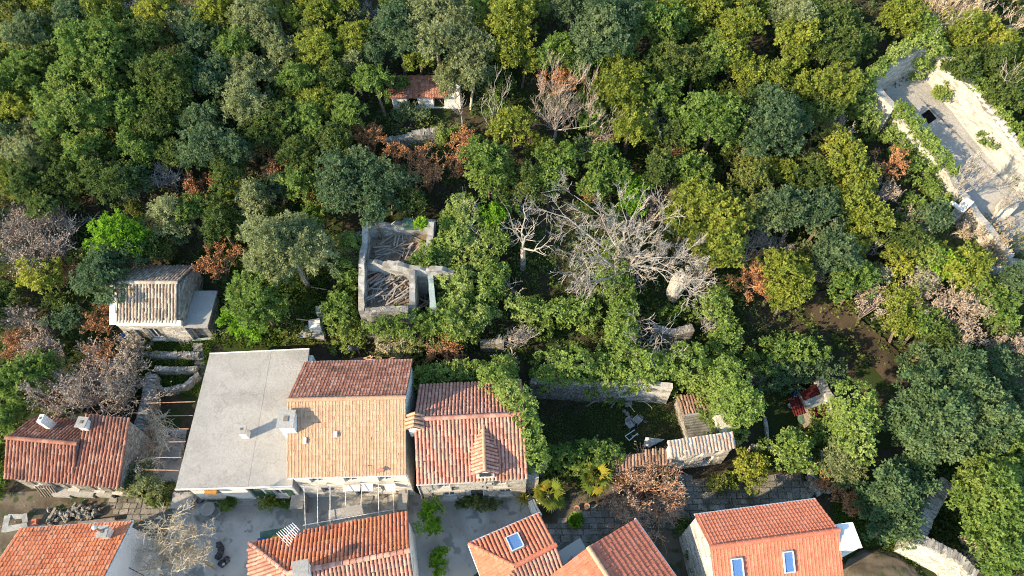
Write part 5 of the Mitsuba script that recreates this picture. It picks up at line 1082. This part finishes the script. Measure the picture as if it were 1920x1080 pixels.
dead_tree(fb, [gp(1010, 385, 5.2), gp(1075, 365, 5.6), gp(1165, 385, 6.2), gp(1240, 420, 5.6), gp(1275, 485, 5.0), gp(1268, 525, 4.8), gp(1105, 450, 6.0), gp(1200, 470, 6.4), gp(1100, 525, 5.0), gp(1080, 480, 5.2)], 'dead_fig_tree', 'big white leafless fig tree with a spreading tangle of branches in the middle', 'tree', 501, .22, 4, 2, ln=1.7, lean=[-.1, .4, 2.4], up=.12, nbr=9, wig=.2, ratio=.66, ang=.48, rr=.52)
dead_tree(gp(1225, 640, 0), [gp(1200, 600, 3.8), gp(1240, 655, 3.2), gp(1195, 660, 3.2)], 'dead_branch_tree', 'thin white dead branches hanging over the ivy column below the big fig', 'tree', 502, .09, 3, 2, ln=1.4)
dead_tree(gp(980, 500, 0), [gp(955, 400, 4.6), gp(985, 385, 5.0), gp(1010, 415, 4.8), gp(1035, 440, 4.0), gp(945, 425, 4.0)], 'dead_tree', 'white dead tree with a pale pollard trunk left of the big fig', 'tree', 503, .22, 2, 2, ln=1.1, lean=[0, .3, 1.9])
dead_tree(gp(1040, 270, 0), [gp(1010, 160, 5.5), gp(1045, 130, 6), gp(1085, 150, 6), gp(1110, 190, 5.5), gp(990, 200, 5), gp(1060, 190, 6), gp(1120, 230, 4.5), gp(1020, 225, 5)], 'white_bare_tree', 'tall white leafless tree with fine upright branches right of the half-buried hut', 'tree', 504, .11, 3, 3, ln=1.5, up=.6, ang=.4, nbr=6, rr=.5, twig='m_twig_pink')
dead_tree(gp(930, 275, 0), [gp(935, 140, 6), gp(955, 170, 5.5), gp(925, 180, 5.5), gp(905, 195, 5)], 'white_bare_tree', 'slender white leafless poplar just right of the half-buried hut', 'tree', 505, .09, 2, 2, ln=1.3, up=.7, ang=.4)
dead_tree(gp(868, 245, 0), [gp(850, 175, 4.2), gp(865, 185, 4.2), gp(840, 200, 3.6)], 'white_bare_tree', 'thin pale leafless sapling before the white wall of the half-buried hut', 'tree', 506, .06, 2, 2, ln=1.1, up=.6, ang=.4)
dead_tree(gp(1120, 290, 0), [gp(1145, 225, 4.5), gp(1130, 240, 4), gp(1080, 300, 3)], 'white_bare_tree', 'small white leafless tree below and right of the tall white one', 'tree', 507, .07, 2, 2, ln=1.2, up=.4)
dead_tree(gp(1225, 260, 0), [gp(1215, 225, 4.6), gp(1235, 240, 4.4)], 'white_bare_tree', 'few white bare twigs rising from dark oaks right of the tall white tree', 'tree', 508, .06, 2, 2, ln=1.0)
dead_tree(gp(1875, 200, 0), [gp(1890, 130, 4.8), gp(1905, 160, 4.4), gp(1880, 150, 4.6)], 'white_bare_tree', 'pinkish white leafless tree behind the right wall of the large ruin', 'tree', 509, .08, 2, 2, ln=1.2, up=.5)
dead_tree(gp(1770, 400, 0), [gp(1830, 300, 5.2), gp(1800, 310, 5), gp(1850, 330, 4.4), gp(1790, 340, 4.6)], 'white_bare_tree', 'white leafless tree with upright branches before the left wall of the large ruin', 'tree', 510, .08, 3, 2, ln=1.2, up=.6, ang=.4)
dead_tree(gp(1850, 420, 0), [gp(1890, 350, 4.4), gp(1910, 375, 4), gp(1870, 355, 4.4)], 'white_bare_tree', 'white leafless tree at the right edge below the large ruin', 'tree', 511, .07, 3, 2, ln=1.2, up=.5, ang=.5)
dead_tree(gp(1775, 90, 0), [gp(1765, 40, 4.8), gp(1780, 30, 4.8), gp(1750, 70, 4)], 'white_bare_tree', 'white leafless tree behind the top corner of the large ruin', 'tree', 512, .07, 2, 2, ln=1.1)
dead_tree(gp(330, 1060, 0), [gp(305, 985, 5.6), gp(330, 965, 6.0), gp(375, 1000, 6.0), gp(400, 990, 5.2), gp(385, 1045, 6), gp(300, 1040, 5.6), gp(345, 1060, 6.2)], 'bare_tree', 'tan leafless tree with thick limbs in the yard beside the orange-roofed house', 'tree', 513, .16, 3, 3, 'm_bark_tan', ln=1.2, up=.3)
dead_tree(gp(875, 430, 0), [gp(890, 380, 4.6), gp(870, 370, 5), gp(905, 440, 3.6)], 'dead_tree', 'thin grey dead tree in the ivy left of the white dead trees', 'tree', 514, .07, 2, 2, ln=1.2)
dead_tree(gp(960, 560, 0), [gp(955, 535, 2.6), gp(975, 550, 2.4)], 'dead_tree', 'small grey dead sapling below the pale pollard trunk', 'tree', 515, .04, 2, 2, ln=.9)
# vine over the left pergola
pv = thing('left_pergola', 'row of six rusty rods carrying a bare vine beside the flat concrete roof', 'pergola')
for (u0, v0), (u1, v1) in zip(((275, 756), (278, 780), (268, 804), (272, 829), (254, 857), (242, 880)), ((366, 753), (361, 779), (354, 804), (348, 828), (340, 858), (336, 882))):
    put('rod', tube([P(u0, v0, 2.45), P(u1, v1, 2.75)], .032), 'm_rust', pv); put('post', tube([P(u0, v0, 2.45), P(u0, v0, 2.45) * [1, 1, 0]], .03), 'm_rust', pv)
rv = np.random.default_rng(77)
vb = np.array([P(u, v, 2.2) for u, v in ((300, 770), (310, 800), (296, 830), (300, 860), (285, 870), (318, 845))])
br = branching(vb, rv.normal(size=(6, 3)) * [1, 1, .15], 1.3, .035, 4, 2, rv, .8, .72, 0, 3)
tree(752, 158, 20, 'H', sd(), ry=12, h=2.4, label='dark brush growing over the left end of the half-buried hut roof', name='roof_brush', cat='bush', trunk=False); tree(775, 212, 40, 'B', sd(), ry=16, h=.8, label='bluish leafy plants before the half-buried hut', name='leafy_plant', cat='plant', trunk=False)
tree(840, 258, 40, 'G0' if 0 else 'L', sd(), ry=18, h=.7, label='green bushes below the half-buried hut, right of the retaining wall', name='low_bush', cat='bush', trunk=False)
tree(700, 405, 26, 'B', sd(), h=4.6, label='dark bush leaning over the upper left corner of the roofless ruin', name='ruin_bush', cat='bush'); tree(655, 455, 24, 'L', sd(), h=3.0, label='green bush outside the left wall of the roofless ruin', name='ruin_bush', cat='bush')
tree(795, 490, 24, 'L', sd(), h=3.2, label='green bush growing in the right part of the roofless ruin', name='ruin_bush', cat='bush'); tree(790, 420, 12, 'V', sd(), h=4.4, label='small bright plant on the right wall of the roofless ruin', name='wall_plant', cat='plant', trunk=False)
k = thing('bare_vine', 'leafless grey vine tangled over the rusty rods of the left pergola', 'vine')
put('twigs', twig_mesh(br), 'm_bark_tan', k); put('stem', tube([P(300, 840, 0), P(296, 835, 1.2), P(300, 830, 2.3)], [.06, .05, .04]), 'm_bark_tan', k)
put('pergola_floor', prism([P(290, 750), P(362, 735), P(335, 905), P(255, 905)], -.1, .03), 'm_yard', kind='structure')
for u, v, a, lb in ((341, 842, .3, 'upper'), (337, 857, .1, 'lower')): chair(u, v, f'white plastic chair under the left pergola, {lb} one', 'm_plastic', a)
by = thing('bicycle', 'dark bicycle leaning in the shade under the left pergola', 'bicycle')
bc = P(332, 822, 0)
def ring(c, ax, r, t):
    g = np.linspace(0, 2 * np.pi, 19); a = unit(np.asarray(ax, float)); b = np.array([0, 0, 1.0])
    return tube([c + a * math.cos(x) * r + b * math.sin(x) * r for x in g], t, 5)
for x in (-.52, .52): put('wheel', ring(bc + [x, 0, .34], (1, .15, 0), .32, .025), 'm_black', by)
put('frame', cat_([tube([bc + a, bc + b], .02, 5) for a, b in (([-.52, 0, .34], [-.1, 0, .3]), ([-.1, 0, .3], [.38, 0, .75]), ([-.15, 0, .8], [.38, 0, .75]), ([-.1, 0, .3], [-.2, 0, .9]), ([.52, 0, .34], [.36, 0, .95]))]), 'm_rust', by)
put('saddle', bx(bc + [-.21, 0, .93], (.26, .14, .06)), 'm_black', by); put('handlebar', tube([bc + [.36, -.28, .98], bc + [.36, .28, .98]], .018), 'm_tin', by)
put('white_tool', beam(P(305, 850, .2), P(320, 862, .2), .09, .06), 'm_plastic', label='white pole lying on the ground under the left pergola', cat='pole')
# table and chairs in the courtyard
tb = thing('garden_table', 'round grey plastic table in the courtyard before the flat-roofed house', 'table')
tc = P(397, 960, 0); put('top', cyl(tc + [0, 0, .70], .46, .04, 20), 'm_corr_pale', tb); put('foot', cyl(tc + [0, 0, 0], .28, .06, 14), 'm_corr_pale', tb); put('pedestal', cyl(tc + [0, 0, .06], .06, .64, 8), 'm_corr_pale', tb)
chair(383, 970, 'beige garden chair at the lower left of the round courtyard table', 'm_corr_pale', 2.4); chair(410, 966, 'beige garden chair at the lower right of the round courtyard table', 'm_corr_pale', -2.3)
put('hose', tube([P(376, 938, .06) + [.26 * math.cos(t) * (1 - t / 60), .2 * math.sin(t), t * .006] for t in np.arange(0, 19, .5)], .02, 5), 'm_black', label='coiled dark hose left of the round courtyard table', cat='hose')
gb = thing('refuse_pile', 'black refuse bags piled beside the bare tree in the courtyard', 'bags')
for i in range(6): put('bag', rock(P(408 + 3 * i + rv.normal(0, 4), 1022 + i * 7, .2), (.45, .5, .4), rv), 'm_black', gb)
put('scrap', bx(P(419, 1058, .65), (.16, .12, .05), .5), 'm_plastic', gb)
# junk in the left yard
jb = thing('broken_door', 'grey broken door frame lying on the heap in the left yard', 'door')
put('boards', cat_([slab([P(a, b, .5), P(c_, d_, .5), P(e_, f_, .7), P(g_, h_, .7)], .06) for a, b, c_, d_, e_, f_, g_, h_ in ((2, 998, 12, 998, 20, 966, 8, 967), (12, 998, 52, 990, 50, 980, 14, 986), (8, 975, 50, 972, 48, 964, 16, 964), (42, 985, 53, 985, 50, 962, 40, 964))]), 'm_corr_pale', jb)
put('red_board', bx(P(62, 980, .35), (.5, .35, .25), .3), 'm_tile_new', uv=np.tile([.2, .1], (8, 1)), label='orange-red box on the rubble heap in the left yard', cat='box')
put('plank', beam(P(92, 972, .5), P(104, 952, .5), .16, .05), 'm_wood', uv=np.tile([.6, .5], (8, 1)), label='plank sticking up from the rubble heap in the left yard', cat='plank')
put('plank', slab([P(146, 978, .4), P(215, 970, .4), P(215, 977, .4), P(146, 984, .4)], .08), 'm_board', label='long grey board lying behind the orange-roofed house', cat='board')
for i in range(70):
    t = rv.random(); put('rubble_stone', rock(P(92 + 98 * t, 972 - 14 * t + rv.normal(0, 6), .15) + [0, 0, .2 * rv.random()], rv.uniform(.18, .5, 3), rv), 'm_stone_wall', label='grey stone of the rubble heap behind the orange-roofed house', cat='stone', group='rubble heap in the left yard')
# palms
def fan_palm(u, v, h, n, seed, label, yel=.35, R=1.15):
    rng = np.random.default_rng(seed); k = thing('fan_palm', label, 'palm')
    b = G(u, v, h); g = float(ground(b[0], b[1])); foot = b * [1, 1, 0] + [rng.normal(0, .1) - .2, -.25, g - .2]
    put('trunk', tube([foot, (foot + b) / 2 + [0, 0, .1], b], [.15, .13, .12], 8), 'm_bark_tan', k)
    for i in range(n):
        a = i * 2.4 + rng.normal(0, .2); el = rng.uniform(-.3, 1.2)
        d = np.array([math.cos(a) * math.cos(el), math.sin(a) * math.cos(el), math.sin(el)]); pl_ = R * rng.uniform(.45, .7)
        e = b + d * pl_; side = unit(np.cross(d, [0, 0, 1.0])); nr = unit(np.cross(side, d))
        m = 15; th = np.linspace(-1.9, 1.9, m); fr = R * .55
        ax = np.cos(th)[:, None] * d + np.sin(th)[:, None] * side - nr * .12
        tone = np.full(m, rng.random()); tip = np.full(m, (rng.random() < yel) * rng.uniform(.4, 1))
        v_, f_, uv = leaf_mesh(np.tile(e, (m, 1)), ax, np.tile(nr, (m, 1)), fr, .15, rng, tone, tip)
        st = tube([b, e], [.022, .016], 4)
        put('frond', cat_([(v_, f_), st]), 'l_F', k, uv=np.vstack([uv, np.tile([.4, .2], (len(st[0]), 1))]))
fan_palm(1116, 893, 1.9, 20, 601, 'fan palm with yellowing fronds in front of the ivy bank, right one', R=1.1); fan_palm(1030, 925, 1.7, 20, 602, 'green fan palm below the ivy hedge, left one', yel=.08, R=1.0)
yk = thing('yucca', 'spiky yellow-green yucca at the right end of the dormer house front', 'yucca'); rq = np.random.default_rng(603)
nq = 60; el = rq.uniform(-.1, 1.4, nq); aq = rq.uniform(0, 6.3, nq)
v_, f_, uv = leaf_mesh(np.tile(P(983, 936, 1.0), (nq, 1)), np.stack([np.cos(aq) * np.cos(el), np.sin(aq) * np.cos(el), np.sin(el)], 1), rq.normal(size=(nq, 3)) + [0, 0, 1], .62, .09, rq, rq.random(nq), rq.random(nq) * .5)
put('leaves', (v_, f_), 'l_F', yk, uv=uv); put('trunk', tube([P(983, 936, 1.0), P(983, 936, 1.0) * [1, 1, 0]], .08), 'm_bark_tan', yk)
pots = thing('stone_bowl', 'white round stone bowl on the wall beside the left palm', 'bowl'); pc = P(1013, 940, 1.25); put('rim', ring(pc, (1, 0, 0), .01, .01), 'm_white', pots) if 0 else put('rim', (lambda g: tube([pc + [.2 * math.cos(x), .2 * math.sin(x), .25] for x in g], .05, 6))(np.linspace(0, 2 * np.pi, 15)), 'm_plaster', pots); put('body', cyl(pc - [0, 0, .2], .12, .45, 12, .2), 'm_plaster', pots)
for i, (u, v) in enumerate(((1081, 955), (1100, 951), (1125, 950), (1033, 960))):
    q = thing('flower_pot', f'small terracotta plant pot on the sunny strip of lane, {("first", "second", "third", "fourth")[i]} from the left' if i < 3 else 'low stone trough at the foot of the left palm', 'pot')
    put('pot', cyl(P(u, v, 0) , .14, .3, 12, .19), 'm_tile_rose' if i < 3 else 'm_stone_pale', q, uv=None); put('soil', cyl(P(u, v, .3), .15, .015, 10), 'm_earth', q)
# ground cover: weeds and brush under the trees
def covers(name, n, area, mat, seed, hmax, ln, wd, label, m=7, avoid=(), hmin=.05, cat='undergrowth'):
    rng = np.random.default_rng(seed); poly = sg.Polygon(area); x0, y0, x1, y1 = poly.bounds
    p = rng.uniform((x0, y0), (x1, y1), (n * 2, 2))
    from shapely import contains_xy
    ok = contains_xy(poly, p[:, 0], p[:, 1])
    for a in avoid: ok &= ~contains_xy(sg.Polygon(a), p[:, 0], p[:, 1])
    p = p[ok][:n]
    q = np.concatenate([p * .55, np.full((len(p), 1), seed * 1.0)], 1)
    hz = hmin + hmax * np.clip((meshkit.fbm(q, 3, seed) - .3) * 2.2, 0, 1)
    c = np.column_stack([p, ground(p[:, 0], p[:, 1]) + hz * rng.uniform(.5, 1, len(p))])
    v_, f_, uv = tufts(c, unit(rng.normal(0, .4, c.shape) + [0, 0, 1]), rng, m, .24, ln, wd, .08)
    put(name, (v_, f_), mat, uv=uv, label=label, cat=cat, kind='stuff')
xy = lambda *t: [tuple(G(u, v)[:2]) for u, v in t]
AV = [xy((205, 500), (400, 500), (410, 660), (205, 660)), xy((660, 400), (830, 395), (850, 590), (660, 600)), xy((735, 140), (880, 150), (880, 225), (735, 225)), xy((1640, 190), (1740, 130), (1960, 380), (1900, 470)),
      xy((1535, 580), (1552, 572), (1690, 692), (1672, 700)), xy((960, 720), (1400, 720), (1420, 900), (960, 900)), xy((1400, 720), (1580, 690), (1590, 830), (1400, 840))]
wood = xy((-120, -60), (2040, -60), (2020, 700), (1560, 690), (1300, 690), (780, 680), (590, 655), (400, 640), (260, 690), (230, 780), (-120, 780))
covers('underbrush', 12500, wood, 'l_H', 301, 1.3, .24, .13, 'low dark green brush covering the woodland floor', avoid=AV)
covers('brush', 3500, wood, 'l_B', 302, 1.6, .22, .11, 'bluish green brambles on the woodland floor', avoid=AV)
covers('weeds', 3200, xy((380, 480), (480, 380), (620, 470), (600, 650), (400, 650), (420, 560)), 'l_G', 303, .5, .22, .07, 'lush bright weeds on the slope right of the stone hut')
covers('weeds', 1900, xy((215, 640), (400, 640), (380, 740), (250, 740)), 'l_G', 304, .5, .16, .07, 'weeds on the terraces below the stone hut')
covers('grass', 2600, xy((1560, 940), (1720, 900), (1720, 1085), (1590, 1085)), 'l_G', 305, .12, .14, .04, 'sparse grass by the lower right house')
covers('weeds', 2600, xy((1690, 400), (1960, 400), (1960, 500), (1760, 510)), 'l_M', 306, .4, .2, .07, 'bleached weeds on the bank below the large ruin')
covers('weeds', 420, xy((1000, 935), (1240, 905), (1530, 890), (1540, 960), (1300, 980), (1020, 1080)), 'l_G', 312, .08, .12, .05, 'tufts of weed in the joints of the paved lane', hmin=.03)
covers('leaf_litter', 900, xy((-20, 925), (330, 930), (560, 950), (1010, 940), (1000, 1000), (0, 1000)), 'l_T', 313, .01, .09, .06, 'dry leaf litter blown over the yards', m=2, hmin=.05)
covers('weeds', 1500, xy((960, 730), (1270, 735), (1290, 830), (1050, 850), (1000, 850)), 'l_H', 307, .12, .15, .05, 'dark grass on the floor of the walled garden')
covers('weeds', 1500, xy((1700, 820), (1960, 820), (1960, 1085), (1840, 1085), (1720, 1000)), 'l_H', 308, .8, .22, .1, 'dark brush in the ravine at the lower right')
covers('weeds', 1200, xy((960, 420), (1290, 440), (1300, 640), (900, 640)), 'l_H', 309, .5, .2, .08, 'weeds on the dark ground under the dead trees')
covers('weeds', 700, xy((-60, 700), (60, 700), (40, 780), (10, 940), (-60, 940)), 'l_G', 310, .8, .24, .1, 'green weeds at the left edge beside the tiled shed')
covers('weeds', 260, xy((225, 905), (330, 905), (330, 935), (225, 930)), 'l_G', 311, .2, .15, .06, 'green weeds at the foot of the olive bush')
# trees that fill the wood between the ones above: low, in shade
rf = np.random.default_rng(909)
have = [(float(t.split()[0]), float(t.split()[1]), float(t.split()[2])) for t in (TREES.replace('\n', '') + ';' + BARE).split(';')]
block = [sg.Polygon(q) for q in ([(200, 490), (420, 490), (420, 660), (200, 660)], [(640, 385), (860, 385), (860, 600), (640, 600)], [(720, 140), (890, 140), (890, 270), (720, 270)], [(1600, 60), (1760, 40), (1960, 260), (1960, 520), (1780, 500), (1740, 380), (1600, 260)],
         [(1470, 540), (1590, 540), (1740, 730), (1600, 720)], [(870, 420), (1300, 440), (1300, 660), (870, 660)], [(360, 430), (600, 430), (600, 660), (380, 660)])]
area = sg.Polygon([(-90, -70), (2010, -70), (2010, 660), (1650, 640), (1480, 560), (1300, 600), (860, 620), (600, 560), (400, 480), (210, 480), (200, 600), (-90, 640)])
n = 0
while n < 150:
    u, v = rf.uniform(-90, 2010), rf.uniform(-70, 660); r = rf.uniform(20, 37)
    n += .012
    if not area.contains(sg.Point(u, v)) or any(b.contains(sg.Point(u, v)) for b in block) or any(math.hypot(u - a, v - b) < (c + r) * .46 for a, b, c in have): continue
    have.append((u, v, r)); n += 1
    out = u < -15 or v < -15 or u > 1935
    tree(u, v, r * (1.2 if out else 1), 'HLBLHOLY'[int(rf.integers(8))], sd(), h=None if out else rf.uniform(1.3, 2.2) , name='understorey_bush', cat='bush', group='understorey bushes of the wood', adj='low shaded bush', dens=.75)
say_all()
